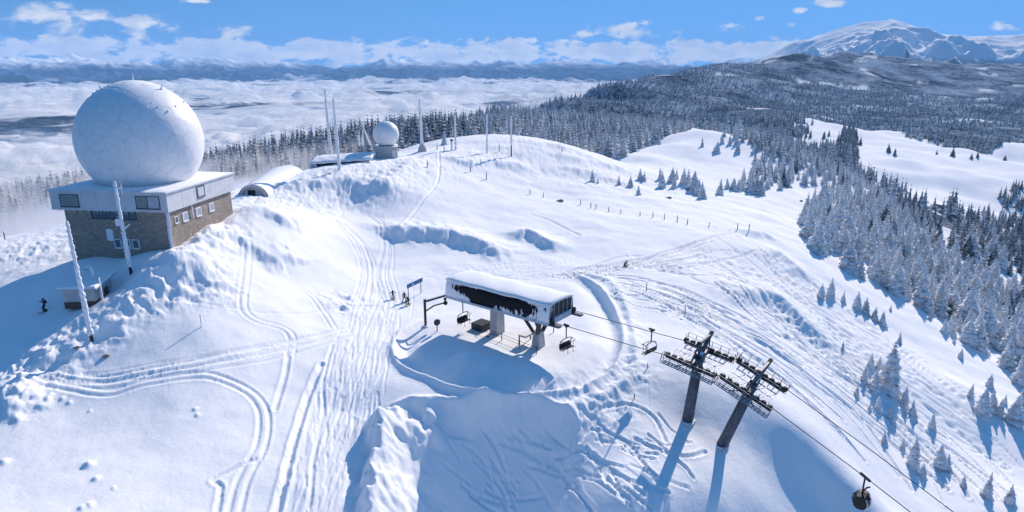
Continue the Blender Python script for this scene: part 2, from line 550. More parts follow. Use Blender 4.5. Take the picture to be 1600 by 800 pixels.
def polydist(px, py, q):
    """distance, signed side and position along polyline q for points px,py"""
    best = np.full(px.shape, 1e9); side = np.zeros(px.shape); along = np.zeros(px.shape)
    n = len(q) - 1
    for i in range(n):
        a, b = q[i], q[i + 1]
        d = b - a
        L2 = d @ d + 1e-9
        t = np.clip(((px - a[0]) * d[0] + (py - a[1]) * d[1]) / L2, 0, 1)
        ex, ey = px - a[0] - t * d[0], py - a[1] - t * d[1]
        dist = np.hypot(ex, ey)
        cr = d[0] * (py - a[1]) - d[1] * (px - a[0])
        m = dist < best
        best = np.where(m, dist, best); side = np.where(m, np.sign(cr), side); along = np.where(m, (i + t) / n, along)
    return best, side, along


def window(q, pad):
    i0 = max(0, int((q[:, 0].min() - pad - X0) / RES)); i1 = min(NX, int((q[:, 0].max() + pad - X0) / RES) + 2)
    j0 = max(0, int((q[:, 1].min() - pad - Y0) / RES)); j1 = min(NY, int((q[:, 1].max() + pad - Y0) / RES) + 2)
    if i1 <= i0 or j1 <= j0: return None
    return i0, i1, j0, j1


def ridge(uv, h, wl, wr, taper=0.25, rough=0.0, plan=False, n=5):
    """a bank: wl is how far it spreads on the left of its direction, wr on the right (metres)"""
    q = spline(uv if plan else hit(uv, base_h), n=n)
    pad = max(wl, wr) * 2.6
    w = window(q, pad)
    if w is None: return
    i0, i1, j0, j1 = w
    gx, gy = np.meshgrid(GXs[i0:i1], GYs[j0:j1], indexing='ij')
    jx = fbm(gx * 0.45, gy * 0.45, 3, 91) * rough; jy = fbm(gx * 0.45, gy * 0.45, 3, 57) * rough
    d, s, al = polydist(gx + jx, gy + jy, q)
    wid = np.where(s > 0, wl, wr)
    prof = np.exp(-(d / wid) ** 1.6)
    tp = sstep(0, taper, al) * sstep(0, taper, 1 - al) if taper > 0 else 1.0
    REL[i0:i1, j0:j1] += h * prof * tp


def groove(q, depth, width, berm=0.5):
    """ski or vehicle track: a furrow with thrown-up edges"""
    pad = width * 3
    for k in range(0, len(q) - 1, 6):
        qq = q[k:k + 7]
        w = window(qq, pad)
        if w is None: continue
        i0, i1, j0, j1 = w
        gx, gy = np.meshgrid(GXs[i0:i1], GYs[j0:j1], indexing='ij')
        d, s, al = polydist(gx, gy, qq)
        e = d / width
        lim = (al > 0.001) & (al < 0.999) | (d < 1e9)
        z = -depth * np.exp(-e * e) + depth * berm * np.exp(-((e - 1.7) / 0.6) ** 2)
        TR = TRK[i0:i1, j0:j1]
        np.copyto(TR, np.where(np.abs(z) > np.abs(TR), z, TR))


TRK = np.zeros((NX, NY))


def track(uv, depth=0.16, width=0.32, pair=0.0, wob=0.0):
    p = spline(uv, n=7)
    depth *= 0.80; width *= 0.54
    if wob: p = p + np.cumsum(rng.normal(0, wob, p.shape), 0)
    q = hit(p, base_h)
    keep = np.hypot(*np.diff(q, axis=0).T) < 25
    if not keep.all(): q = q[:int(np.argmin(keep)) + 1]
    if len(q) < 2: return
    if pair:
        d = np.gradient(q, axis=0); d /= np.hypot(d[:, 0], d[:, 1])[:, None] + 1e-9
        nrm = np.stack([-d[:, 1], d[:, 0]], 1)
        groove(q + nrm * pair / 2, depth, width); groove(q - nrm * pair / 2, depth, width)
    else:
        groove(q, depth, width)


def inside(px, py, poly):
    r = np.zeros(px.shape, bool)
    n = len(poly)
    j = n - 1
    for i in range(n):
        xi, yi = poly[i]; xj, yj = poly[j]
        c = ((yi > py) != (yj > py)) & (px < (xj - xi) * (py - yi) / (yj - yi + 1e-12) + xi)
        r ^= c
        j = i
    return r


def sink(uv, depth, edge, rough=0.4, plan=False):
    """lower (or with a negative depth raise) the area of a polygon with a sloping edge"""
    q = np.asarray(uv, float) if plan else hit(uv, base_h)
    q = spline(list(q) + [q[0]], n=4)
    w = window(q, edge + 1)
    if w is None: return
    i0, i1, j0, j1 = w
    gx, gy = np.meshgrid(GXs[i0:i1], GYs[j0:j1], indexing='ij')
    gx2 = gx + fbm(gx * 0.35, gy * 0.35, 3, 11) * rough; gy2 = gy + fbm(gx * 0.35, gy * 0.35, 3, 12) * rough
    d, s, al = polydist(gx2, gy2, q)
    ins = inside(gx2, gy2, q)
    sd = np.where(ins, d, -d)
    REL[i0:i1, j0:j1] -= depth * sstep(-edge * 0.15, edge, sd)


# terrace edge, scooped hollow under it and the wedge-shaped drift at its left
sink([(598, 655), (650, 626), (740, 622), (830, 627), (888, 646), (908, 690), (900, 740), (880, 800), (860, 930), (640, 930), (620, 800), (606, 720)], 1.3, 2.6)
ridge([(600, 640), (594, 690), (590, 740), (584, 800), (574, 880)], 2.3, 3.4, 1.1, 0.12, 0.7)
ridge([(625, 690), (640, 664), (668, 690)], 1.0, 1.2, 1.6, 0.2, 0.5)
sink([(528, 800), (548, 720), (572, 680), (588, 690), (580, 760), (570, 880), (515, 880)], 0.9, 2.5)
ridge([(655, 640), (680, 650), (684, 690)], 0.8, 0.8, 0.9, 0.2)
# ring road round the station: sunk lane, outer berm, inner mound
ring_uv = [(668, 492), (628, 520), (614, 548), (640, 582), (740, 610), (850, 616), (930, 598), (968, 560), (972, 515), (952, 470), (922, 440), (878, 422)]
ring = hit(ring_uv, base_h)
ridge(ring, 0.75, 0.5, 0.6, 0.1, 0.12, plan=True)
cen = ring.mean(0)
ridge(cen + (ring - cen) * 0.90, -0.85, 1.6, 1.6, 0.15, 0.1, plan=True)
ridge([(690, 560), (740, 566), (790, 576), (850, 580)], 0.8, 2.4, 2.8, 0.3, 0.5)
ridge([(720, 556), (760, 560), (785, 572)], 0.25, 0.5, 0.8, 0.3, 0.3)
ridge([(905, 640), (975, 600), (992, 560), (984, 500), (960, 450), (930, 432), (872, 424)], 0.55, 0.8, 1.0, 0.2, 0.35)
ridge([(840, 640), (905, 634), (960, 606), (985, 590)], 0.4, 1.2, 1.0, 0.25, 0.4)
ridge([(598, 642), (650, 623), (740, 620), (830, 625), (890, 642), (906, 668)], 0.45, 0.45, 0.6, 0.08, 0.3)
# snow banks with a steep shaded face towards the camera (travel left to right, back is left)
ridge([(612, 378), (640, 369), (690, 372), (745, 386), (796, 410)], 2.0, 5.0, 1.9, 0.2, 0.9)
ridge([(800, 378), (822, 368), (850, 382), (874, 396)], 1.7, 3.0, 1.3, 0.25, 0.5)
ridge([(1128, 478), (1165, 464), (1210, 470), (1250, 505), (1262, 534)], 1.8, 5.0, 2.0, 0.25, 0.6)
ridge([(1186, 405), (1215, 400), (1240, 420), (1252, 440)], 1.4, 4.0, 2.0, 0.3, 0.6)
ridge([(1168, 370), (1190, 367), (1215, 380)], 1.0, 3.0, 1.6, 0.3, 0.5)
ridge([(428, 352), (460, 350), (490, 356)], 1.4, 3.0, 1.4, 0.3, 0.6)
ridge([(412, 418), (440, 408), (458, 420)], 1.2, 4.0, 1.5, 0.3, 0.6)
ridge([(860, 235), (900, 250), (960, 262), (1000, 272)], 0.8, 5.0, 2.5, 0.25, 1.4)
ridge([(870, 262), (920, 272), (965, 285), (1000, 300)], 0.9, 5.0, 2.5, 0.25, 1.4)
ridge([(810, 235), (850, 226), (900, 240)], 0.8, 6.0, 3.0, 0.25, 1.4)
ridge([(985, 252), (1040, 246), (1090, 246), (1150, 262), (1180, 262)], 3.2, 9.0, 4.0, 0.25, 1.4)
ridge([(1040, 300), (1080, 290), (1130, 300)], 1.0, 6.0, 3.0, 0.3, 1.0)
ridge([(500, 290), (540, 284), (580, 296), (600, 280)], 1.0, 4.0, 2.0, 0.25, 1.2)
ridge([(585, 300), (610, 285), (640, 262), (655, 246)], 1.0, 3.0, 2.4, 0.25, 1.2)
ridge([(640, 270), (662, 258), (690, 262)], 0.6, 3.0, 1.5, 0.3, 0.8)
ridge([(720, 262), (760, 256), (810, 262), (850, 270)], 0.9, 4.0, 1.8, 0.3, 1.0)
ridge([(690, 244), (730, 258), (740, 254)], 0.8, 1.4, 1.4, 0.2, 0.4)
ridge([(400, 300), (440, 296), (490, 292), (520, 296)], 1.4, 4.0, 2.0, 0.25, 1.0)
# rime-covered spur from the station house down to the left
ridge([(345, 345), (330, 372), (300, 400), (290, 425), (258, 445), (226, 460), (200, 483), (170, 510), (122, 540), (70, 563), (15, 588)], 0.8, 1.6, 3.0, 0.12, 1.2)
ridge([(345, 350), (390, 328), (440, 335)], 0.6, 2.4, 3.0, 0.25, 1.2)
ridge([(-10, 600), (25, 615), (40, 660)], 0.9, 1.6, 2.0, 0.3, 1.2)
ridge([(320, 370), (322, 400), (330, 430), (318, 470)], 0.5, 2.0, 2.4, 0.3, 1.2)

# ---- tracks
for k in range(7):
    o = (k - 3) * 3.4
    track([(25, 578 + o * .6), (85, 585 + o), (160, 592 + o), (240, 581 + o), (330, 567 + o), (420, 550 + o), (500, 533 + o * .8), (550, 518 + o * .6)], 0.11 + 0.08 * (k % 2), 0.36, 0, 0.5)
track([(25, 590), (90, 601), (170, 611), (230, 597), (300, 586), (340, 590), (385, 610), (408, 635), (413, 665), (408, 700), (395, 725), (378, 760), (365, 805)], 0.15, 0.42, 1.0, 0.12)
track([(120, 598), (200, 592), (300, 580), (345, 586), (390, 606), (413, 632), (418, 665), (405, 718)], 0.14, 0.35, 0, 0.3)
track([(400, 720), (380, 728), (335, 752), (345, 762), (340, 800)], 0.2, 0.45, 0, 0.2)
track([(388, 380), (384, 430), (379, 478), (395, 499), (440, 514), (455, 530), (452, 556)], 0.13, 0.36, 0.9, 0.12)
track([(450, 556), (444, 590), (430, 640)], 0.2, 0.5, 0, 0.3)
track([(265, 468), (310, 472), (345, 480), (440, 492), (530, 484), (590, 480)], 0.14, 0.3, 0, 0.3)
track([(410, 446), (450, 446), (480, 458), (500, 480), (522, 512)], 0.12, 0.3, 0.8, 0.1)
track([(380, 458), (330, 465), (290, 462)], 0.12, 0.3)
track([(503, 570), (482, 610), (468, 645), (456, 690), (441, 740), (424, 805)], 0.36, 0.6, 0, 0.6)
track([(520, 540), (505, 600), (506, 650), (490, 720), (480, 800)], 0.18, 0.4, 0, 0.4)
for k in range(11):
    a = rng.uniform(-14, 14)
    track([(470 + a, 322 + a * .2), (520 + a, 343 + a * .5), (552 + a, 370 + a * .3), (572 + a * .8, 405), (574 + a, 440), (566 + a * 1.4, 475)], 0.14, 0.28, 0, 0.35)
for k in range(8):
    a = rng.uniform(-20, 20)
    track([(540 + a, 318), (590 + a * .5, 350 + a * .3), (604 + a * .6, 385), (596 + a, 430), (606 + a, 470)], 0.12, 0.28, 0, 0.35)
track([(430, 326), (510, 324), (560, 328), (592, 345), (598, 375)], 0.16, 0.3, 0.9)
track([(600, 340), (624, 352), (640, 368)], 0.16, 0.3, 0.9)
track([(686, 236), (687, 265), (681, 290), (660, 315), (640, 345), (630, 362)], 0.4, 0.5, 0, 0.1)
track([(690, 240), (720, 258), (748, 262), (752, 255), (790, 262)], 0.4, 0.6)
track([(750, 262), (830, 285), (900, 300)], 0.15, 0.4)
track([(830, 335), (860, 345), (905, 368)], 0.3, 0.9)
# churned lane below the station
for k in range(210):
    v = rng.uniform(470, 800)
    c = np.interp(v, [470, 560, 640, 800], [600, 560, 535, 500])
    hw = np.interp(v, [470, 560, 640, 800], [42, 48, 52, 62])
    u = c + rng.uniform(-1, 1) * hw
    L = rng.uniform(14, 46)
    b = rng.uniform(-10, 10)
    track([(u + L * .1, v - L * .5), (u + b * .5, v), (u - L * .18 + b, v + L * .6)], rng.uniform(0.05, 0.13), rng.uniform(0.22, 0.4), 0, 0.25)
for k in range(26):
    u = rng.uniform(690, 900); v = rng.uniform(420, 440)
    track([(u - 60, v + rng.uniform(-4, 8)), (u, v), (u + 80, v - rng.uniform(0, 16)), (u + 150, v - rng.uniform(5, 22))], 0.1, 0.3, 0, 0.3)
# carved turns over the right-hand slope
G = [
    [(868, 428), (930, 420), (1000, 404), (1060, 384), (1122, 363), (1135, 362)],
    [(870, 432), (950, 418), (1040, 410), (1110, 398), (1180, 404), (1250, 452)],
    [(900, 425), (985, 416), (1050, 425), (1110, 440), (1170, 456), (1260, 520), (1340, 585)],
    [(930, 424), (1000, 438), (1060, 462), (1115, 488), (1190, 522), (1265, 562), (1335, 604), (1410, 650), (1490, 705), (1570, 765)],
    [(945, 440), (1000, 452), (1060, 480), (1120, 515), (1195, 560), (1265, 610), (1330, 670), (1400, 745), (1440, 800)],
    [(950, 462), (1010, 476), (1060, 496), (1110, 525), (1165, 560)],
]
G2 = [
    [(1135, 363), (1185, 378), (1232, 412), (1285, 452), (1345, 496), (1425, 552), (1505, 612), (1600, 680)],
    [(1120, 366), (1175, 392), (1230, 440), (1290, 488), (1365, 540), (1445, 602), (1535, 668), (1610, 740)],
    [(1080, 385), (1160, 425), (1230, 480), (1300, 530), (1385, 592), (1470, 655), (1560, 735), (1610, 790)],
    [(1050, 410), (1130, 450), (1200, 505), (1270, 560), (1350, 620), (1430, 690), (1500, 760), (1530, 800)],
]


def between(g, tries, dep):
    gs = [spline(x, n=6) for x in g]
    for k in range(tries):
        i = rng.integers(0, len(g) - 1)
        f = rng.uniform(0, 1)
        m = 26
        a = np.array([np.interp(np.linspace(0, 1, m), np.linspace(0, 1, len(gs[i])), gs[i][:, j]) for j in (0, 1)]).T
        b = np.array([np.interp(np.linspace(0, 1, m), np.linspace(0, 1, len(gs[i + 1])), gs[i + 1][:, j]) for j in (0, 1)]).T
        ph, fr, am = rng.uniform(0, 6.28), rng.uniform(2.5, 5.5), rng.uniform(1.5, 7)
        f0 = f + rng.uniform(-0.9, 0.9) * np.linspace(-.5, .5, m) + 0.18 * np.sin(np.linspace(0, fr * 2, m) + ph)
        p = a * (1 - f0)[:, None] + b * f0[:, None]
        p[:, 1] += am * np.sin(np.linspace(0, fr * 3.1, m) + ph)
        s = rng.integers(0, 9); e = rng.integers(15, m + 1)
        track(p[s:e:2], rng.uniform(0.45, 1.2) * dep, rng.uniform(0.34, 0.62))


between(G, 50, 0.46)
between(G2, 54, 0.50)
for k in range(60):      # swirls below the drift and beside the line
    u, v = rng.uniform(905, 1075), rng.uniform(655, 800)
    if rng.random() < 0.4: u, v = rng.uniform(690, 900), rng.uniform(665, 800)
    L = rng.uniform(40, 110); a = rng.uniform(0.1, 1.0); c = rng.uniform(-0.7, 0.7)
    pts = []
    x, y, th = u - L * .5 * math.cos(a), v - L * .5 * math.sin(a), a
    for q in range(6):
        pts.append((x, y)); x += L / 5 * math.cos(th); y += L / 5 * math.sin(th); th += c / 5 + rng.normal(0, 0.12)
    track(pts, rng.uniform(0.1, 0.24) * (0.8 if u < 900 else 1.3), rng.uniform(0.25, 0.45))
track([(905, 690), (940, 640), (985, 632), (1020, 650), (1040, 690)], 0.25, 0.45)
track([(1010, 452), (1014, 520), (1012, 580), (1014, 640)], 0.06, 0.18, 0, 0.2)
# dimples of clumped snow
for u, v, s in [(75, 625, .5), (97, 622, .4), (108, 627, .4), (140, 640, .3), (138, 727, .7), (150, 750, .5), (178, 765, .3), (5, 722, .7), (128, 795, .5), (140, 790, .5), (305, 640, .4), (309, 650, .4), (455, 405, .6), (470, 400, .4), (450, 392, .5), (455, 345, .6), (470, 362, .6), (548, 465, .7), (540, 482, .8), (1230, 525, .8), (1275, 535, .9), (1295, 540, .8), (240, 580, .3), (120, 420, .4)]:
    c = hit([(u, v)], base_h)[0]
    w = window(np.array([c]), s * 4)
    if w is None: continue
    i0, i1, j0, j1 = w
    gx, gy = np.meshgrid(GXs[i0:i1], GYs[j0:j1], indexing='ij')
    d = np.hypot(gx - c[0], gy - c[1])
    REL[i0:i1, j0:j1] += 0.6 * s * np.exp(-(d / (s * 0.55)) ** 2)

# roughness of the snow: (u, v, radius m, height)
ROUGH = [(256, 446, 5, 0.75), (300, 410, 5, 0.6), (212, 470, 4, 0.8), (158, 518, 4, 0.6), (60, 560, 7, 0.55), (20, 620, 4, .6), (345, 365, 6, 0.6), (320, 450, 5, 0.5), (420, 310, 12, 0.6), (480, 300, 14, 0.55), (560, 270, 18, 0.55),
         (640, 255, 14, .45), (780, 245, 20, .45), (880, 250, 28, 0.5), (950, 275, 24, 0.6), (30, 390, 14, 0.45), (980, 580, 3.5, .5), (925, 625, 5, .45), (598, 700, 2.5, .5), (610, 780, 4, .45), (1240, 510, 5, .35), (540, 475, 4, .5), (1150, 365, 6, .35)]
rc = hit([(a, b) for a, b, _, _ in ROUGH], base_h)


def height(x, y, detail=True):
    """final height of the ground relative to the drone"""
    z = base_h(x, y)
    r = np.hypot(x, y)
    fx, fy = (x - X0) / RES, (y - Y0) / RES
    ok = (fx > 1) & (fx < NX - 2) & (fy > 1) & (fy < NY - 2)
    z = z + np.where(ok, bil(REL + TRK, fx, fy), 0)
    if not detail: return z
    near = 1 - sstep(300, 520, r)
    z = z + near * (0.26 * fbm(x / 13.0, y / 13.0, 3, 3) + 0.02 * fbm(x / 1.6, y / 1.6, 3, 23))
    rg = np.zeros_like(z)
    for (u, v, rad, h), c in zip(ROUGH, rc):
        rg = np.maximum(rg, h * np.exp(-(((x - c[0]) ** 2 + (y - c[1]) ** 2) / rad ** 2) ** 1.3))
    bl = np.abs(fbm(x / 3.4, y / 3.4, 4, 41, 0.55))
    z = z + rg * (0.95 * (0.42 - bl) + 0.28 * np.abs(fbm(x / 1.7, y / 1.7, 3, 77)) - 0.1)
    # wind-packed sastrugi on open far snow
    z = z + (1 - sstep(120, 260, r) * 0) * near * sstep(90, 140, r) * (0.10 + 0.22 * sstep(150, 230, r)) * fbm(x / 17.0, y / 7.0, 4, 61)
    z = z + sstep(380, 520, r) * (1 - sstep(1100, 1500, r)) * 3.2 * fbm(x / 95.0, y / 48.0, 3, 63)
    far = sstep(420, 900, r)
    z = z + far * (12.0 * fbm(x / 260.0, y / 260.0, 4, 5) + r * 0.006 * fbm(x / 600.0, y / 600.0, 4, 15))
    return z


_REL_DONE = REL + TRK


def gz(x, y):
    return float(height(np.array([float(x)]), np.array([float(y)]))[0]) + CZ


def spot(u, v):
    """photograph spot -> world point on the ground"""
    hf = lambda X, Y: base_h(X, Y) + np.where((X > X0 + 1) & (X < X1 - 1) & (Y > Y0 + 1) & (Y < Y1 - 1), bil(REL, (X - X0) / RES, (Y - Y0) / RES), 0)
    c = hit([(u, v)], hf)[0]
    return Vector((c[0], c[1], gz(c[0], c[1])))


def project(x, y, z):
    z = z - CZ
    d = y * math.cos(PITCH) - z * math.sin(PITCH)
    up = y * math.sin(PITCH) + z * math.cos(PITCH)
    return 800 + F * x / d, 400 - F * up / d, d


def at(u, v, d):
    k = pix_dir(u, v)
    return Vector((k[0] * d, k[1] * d, k[2] * d + CZ))


# ------------------------------------------------------------------ mesh helpers


def mesh_np(name, verts, faces, mat, smooth=True, parent=None):
    me = bpy.data.meshes.new(name)
    verts = np.asarray(verts, np.float32); faces = np.asarray(faces, np.int32)
    k = faces.shape[1]
    me.vertices.add(len(verts)); me.vertices.foreach_set('co', verts.ravel())
    me.loops.add(faces.size); me.loops.foreach_set('vertex_index', faces.ravel())
    me.polygons.add(len(faces))
    me.polygons.foreach_set('loop_start', np.arange(0, faces.size, k, dtype=np.int32))
    me.polygons.foreach_set('loop_total', np.full(len(faces), k, np.int32))
    me.update(calc_edges=True)
    me.polygons.foreach_set('use_smooth', np.full(len(faces), smooth))
    me.materials.append(mat)
    o = bpy.data.objects.new(name, me)
    COL.objects.link(o)
    if parent: o.parent = parent
    return o


def grid_faces(na, nb):
    i = np.arange(na - 1)[:, None] * nb + np.arange(nb - 1)[None]
    i = i.ravel()
    return np.stack([i, i + nb, i + nb + 1, i + 1], 1)


def structure(o):
    o['kind'] = 'structure'
    return o


def tag(o, label, cat, group=None):
    o['label'] = label; o['category'] = cat
    if group: o['group'] = group
    return o


def thing(name, loc, label, cat, rz=0.0, group=None):
    o = bpy.data.objects.new(name, None)
    COL.objects.link(o)
    o.empty_display_size = 0.5
    o.location = loc; o.rotation_euler = (0, 0, rz)
    return tag(o, label, cat, group)


class MB:
    """collects shapes and links them as ONE mesh object"""
    def __init__(self):
        self.v = []; self.f = []

    def add(self, vs, fs):
        k = len(self.v)
        self.v += [tuple(p) for p in vs]
        self.f += [tuple(i + k for i in f) for f in fs]
        return self

    def box(self, x0, x1, y0, y1, z0, z1):
        vs = [(x0, y0, z0), (x1, y0, z0), (x1, y1, z0), (x0, y1, z0), (x0, y0, z1), (x1, y0, z1), (x1, y1, z1), (x0, y1, z1)]
        return self.add(vs, [(0, 3, 2, 1), (4, 5, 6, 7), (0, 1, 5, 4), (1, 2, 6, 5), (2, 3, 7, 6), (3, 0, 4, 7)])

    def hexa(self, b, t):
        """eight corners: bottom ring b, top ring t"""
        n = len(b)
        fs = [tuple(range(n))[::-1], tuple(range(n, 2 * n))] + [(i, (i + 1) % n, n + (i + 1) % n, n + i) for i in range(n)]
        return self.add(list(b) + list(t), fs)

    def tube(self, pts, r, n=8, cap=True):
        pts = [Vector(p) for p in pts]
        rs = r if isinstance(r, (list, tuple, np.ndarray)) else [r] * len(pts)
        vs = []; fs = []
        ref = None
        for i, p in enumerate(pts):
            d = (pts[min(i + 1, len(pts) - 1)] - pts[max(i - 1, 0)]).normalized()
            if ref is None:
                ref = Vector((0, 0, 1)) if abs(d.z) < 0.9 else Vector((1, 0, 0))
            a = d.cross(ref).normalized(); b = d.cross(a).normalized()
            ref = -b if False else ref
            for k in range(n):
                t = 2 * math.pi * k / n
                vs.append(p + (a * math.cos(t) + b * math.sin(t)) * rs[i])
        for i in range(len(pts) - 1):
            for k in range(n):
                fs.append((i * n + k, i * n + (k + 1) % n, (i + 1) * n + (k + 1) % n, (i + 1) * n + k))
        if cap:
            fs.append(tuple(range(n))[::-1]); fs.append(tuple(range((len(pts) - 1) * n, len(pts) * n)))
        return self.add(vs, fs)

    def bar(self, a, b, w, h=None):
        """square section bar"""
        a, b = Vector(a), Vector(b); h = h or w
        d = (b - a).normalized()
        ref = Vector((0, 0, 1)) if abs(d.z) < 0.95 else Vector((0, 1, 0))
        s = d.cross(ref).normalized(); u = s.cross(d).normalized()
        def q(p): return [p - s * w / 2 - u * h / 2, p + s * w / 2 - u * h / 2, p + s * w / 2 + u * h / 2, p - s * w / 2 + u * h / 2]
        return self.hexa(q(a), q(b))

    def lathe(self, prof, n=16, c=(0, 0, 0)):
        vs = []; fs = []
        for r, z in prof:
            for k in range(n):
                t = 2 * math.pi * k / n
                vs.append((c[0] + r * math.cos(t), c[1] + r * math.sin(t), c[2] + z))
        for i in range(len(prof) - 1):
            for k in range(n):
                fs.append((i * n + k, i * n + (k + 1) % n, (i + 1) * n + (k + 1) % n, (i + 1) * n + k))
        fs.append(tuple(range(n))[::-1]); fs.append(tuple(range((len(prof) - 1) * n, len(prof) * n)))
        return self.add(vs, fs)

    def ball(self, c, r, n=10, m=7, sq=(1, 1, 1)):
        prof = [(max(0.02, math.sin(math.pi * i / m)) * r, -math.cos(math.pi * i / m) * r) for i in range(m + 1)]
        k = len(self.v)
        self.lathe(prof, n)
        for i in range(k, len(self.v)):
            p = self.v[i]
            self.v[i] = (p[0] * sq[0] + c[0], p[1] * sq[1] + c[1], p[2] * sq[2] + c[2])
        return self

    def build(self, name, mat, parent=None, smooth=False, bevel=0.0):
        me = bpy.data.meshes.new(name)
        me.from_pydata(self.v, [], self.f)
        bm = bmesh.new(); bm.from_mesh(me)
        bmesh.ops.recalc_face_normals(bm, faces=bm.faces)
        if bevel:
            bmesh.ops.bevel(bm, geom=list(bm.edges), offset=bevel, segments=1, affect='EDGES')
        bm.to_mesh(me); bm.free()
        if smooth:
            me.polygons.foreach_set('use_smooth', np.full(len(me.polygons), True))
        me.materials.append(mat)
        o = bpy.data.objects.new(name, me)
        COL.objects.link(o)
        if parent: o.parent = parent
        return o


def kids(o):
    return [c for c in bpy.data.objects if c.parent == o]


def copy_tree(o, parent=None):
    c = o.copy(); COL.objects.link(c)
    if parent: c.parent = parent
    for ch in list(o.children):
        copy_tree(ch, c)
    return c


# ------------------------------------------------------------------ ground mesh


def make_ground():
    m, t, p, _ = material('ground_snow')
    geo = t.n('ShaderNodeNewGeometry')
    pos = geo.outputs['Position']
    x, y, z = t.xyz(pos)
    rr = t.m('SQRT', t.m('ADD', t.m('MULTIPLY', x, x), t.m('MULTIPLY', y, y)))
    a = t.noise(pos, 3.2, 6.0, 0.66)
    b = t.noise(t.scaled(pos, (1.0, 0.55, 1.0)), 0.28, 5.0, 0.6)
    nearf = t.mapr(rr, 120, 420, 1.0, 0.0)
    c = t.mix(t.mapr(b, 0.3, 0.7), (0.84, 0.86, 0.90), (0.88, 0.895, 0.915))
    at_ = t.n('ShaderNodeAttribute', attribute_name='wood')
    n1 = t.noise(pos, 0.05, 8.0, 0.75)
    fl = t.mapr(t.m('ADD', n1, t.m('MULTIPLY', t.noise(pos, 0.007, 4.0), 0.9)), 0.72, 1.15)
    floor = t.mix(fl, (0.022, 0.040, 0.066), (0.34, 0.42, 0.52))  # extra blue in the floor colour stands in for distance haze
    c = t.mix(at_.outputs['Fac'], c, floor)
    t.put(p.inputs['Base Color'], c)
    p.inputs['Roughness'].default_value = 0.8
    p.inputs['Specular IOR Level'].default_value = 0.0
    hgt = t.m('ADD', t.m('MULTIPLY', t.m('MULTIPLY', a, 0.05), nearf), t.m('MULTIPLY', b, 0.12))
    crust = t.noise(t.scaled(pos, (1.0, 0.30, 1.0)), 1.1, 5.0, 0.7, 0.8)
    grain = t.noise(pos, 14.0, 3.0, 0.7)
    hgt = t.m('ADD', hgt, t.m('MULTIPLY', t.m('ADD', t.m('MULTIPLY', crust, 0.035), t.m('MULTIPLY', grain, 0.010)), nearf))
    hgt = t.m('ADD', hgt, t.m('MULTIPLY', t.m('MULTIPLY', at_.outputs['Fac'], n1), 9.0))
    bump(t, p, hgt, 1.0, 0.8)
    # rows by distance, columns by bearing: fine where the ground is near
    r = [24.0]
    while r[-1] < 7500:
        q = r[-1]
        r.append(q + min(max(0.21, q * q / (45 * 666) * 1.1), 0.02 * q))
    r = np.array(r)
    azs = np.concatenate([np.linspace(-1.12, -0.72, 40)[:-1], np.linspace(-0.72, 0.72, 1060), np.linspace(0.72, 1.12, 40)[1:]])
    A, L = np.meshgrid(azs, r, indexing='ij')
    x, y = L * np.sin(A), L * np.cos(A)
    z = np.empty_like(x)
    for k in range(0, len(azs), 200):
        z[k:k + 200] = height(x[k:k + 200], y[k:k + 200])
    v = np.stack([x.ravel(), y.ravel(), z.ravel() + CZ], 1)
    o = mesh_np('snow_ground', v, grid_faces(len(azs), len(r)), m)
    # where the far country is wooded
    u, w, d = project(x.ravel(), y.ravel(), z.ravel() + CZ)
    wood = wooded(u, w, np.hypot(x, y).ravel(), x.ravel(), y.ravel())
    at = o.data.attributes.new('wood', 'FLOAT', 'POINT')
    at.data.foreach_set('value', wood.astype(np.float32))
    print('ground rows', len(r), 'tris', 2 * (len(azs) - 1) * (len(r) - 1))
    return structure(o)


MEADOW = hit([(1262, 200), (1330, 203), (1400, 208), (1470, 226), (1540, 238), (1600, 225), (1660, 225), (1660, 440), (1500, 345), (1400, 300), (1340, 262), (1290, 240), (1240, 230)], base_h)
KNOLL = hit([(975, 246), (1040, 218), (1092, 202), (1150, 214), (1190, 240), (1290, 300), (1250, 400), (1000, 330), (900, 260)], base_h)


def clearing(x, y):
    """snowy glades in the far woods"""
    return sstep(0.50, 0.75, fbm(x / 150.0, y / 210.0, 4, 55)) * sstep(650, 900, np.hypot(x, y))


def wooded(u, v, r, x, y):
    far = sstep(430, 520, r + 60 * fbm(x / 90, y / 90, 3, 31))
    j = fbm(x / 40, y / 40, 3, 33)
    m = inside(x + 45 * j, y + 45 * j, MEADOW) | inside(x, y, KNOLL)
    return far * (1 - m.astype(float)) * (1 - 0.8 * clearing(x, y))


make_ground()

# ------------------------------------------------------------------ far mountains and the sea of cloud


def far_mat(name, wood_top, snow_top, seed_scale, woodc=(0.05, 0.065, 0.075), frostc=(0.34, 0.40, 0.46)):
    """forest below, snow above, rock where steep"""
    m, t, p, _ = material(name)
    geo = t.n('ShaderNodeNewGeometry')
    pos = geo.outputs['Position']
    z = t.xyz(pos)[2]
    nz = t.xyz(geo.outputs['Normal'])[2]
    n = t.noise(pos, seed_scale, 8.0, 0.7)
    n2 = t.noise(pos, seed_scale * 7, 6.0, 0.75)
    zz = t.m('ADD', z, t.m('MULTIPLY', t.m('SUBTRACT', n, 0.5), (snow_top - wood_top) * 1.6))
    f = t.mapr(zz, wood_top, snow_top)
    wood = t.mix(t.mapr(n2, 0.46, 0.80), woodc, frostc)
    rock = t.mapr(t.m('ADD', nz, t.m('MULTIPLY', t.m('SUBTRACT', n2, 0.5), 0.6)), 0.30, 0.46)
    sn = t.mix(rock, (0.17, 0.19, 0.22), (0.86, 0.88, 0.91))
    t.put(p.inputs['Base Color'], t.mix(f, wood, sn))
    p.inputs['Roughness'].default_value = 0.9
    p.inputs['Specular IOR Level'].default_value = 0.0
    bump(t, p, n2, 8.0, 0.5)
    return m


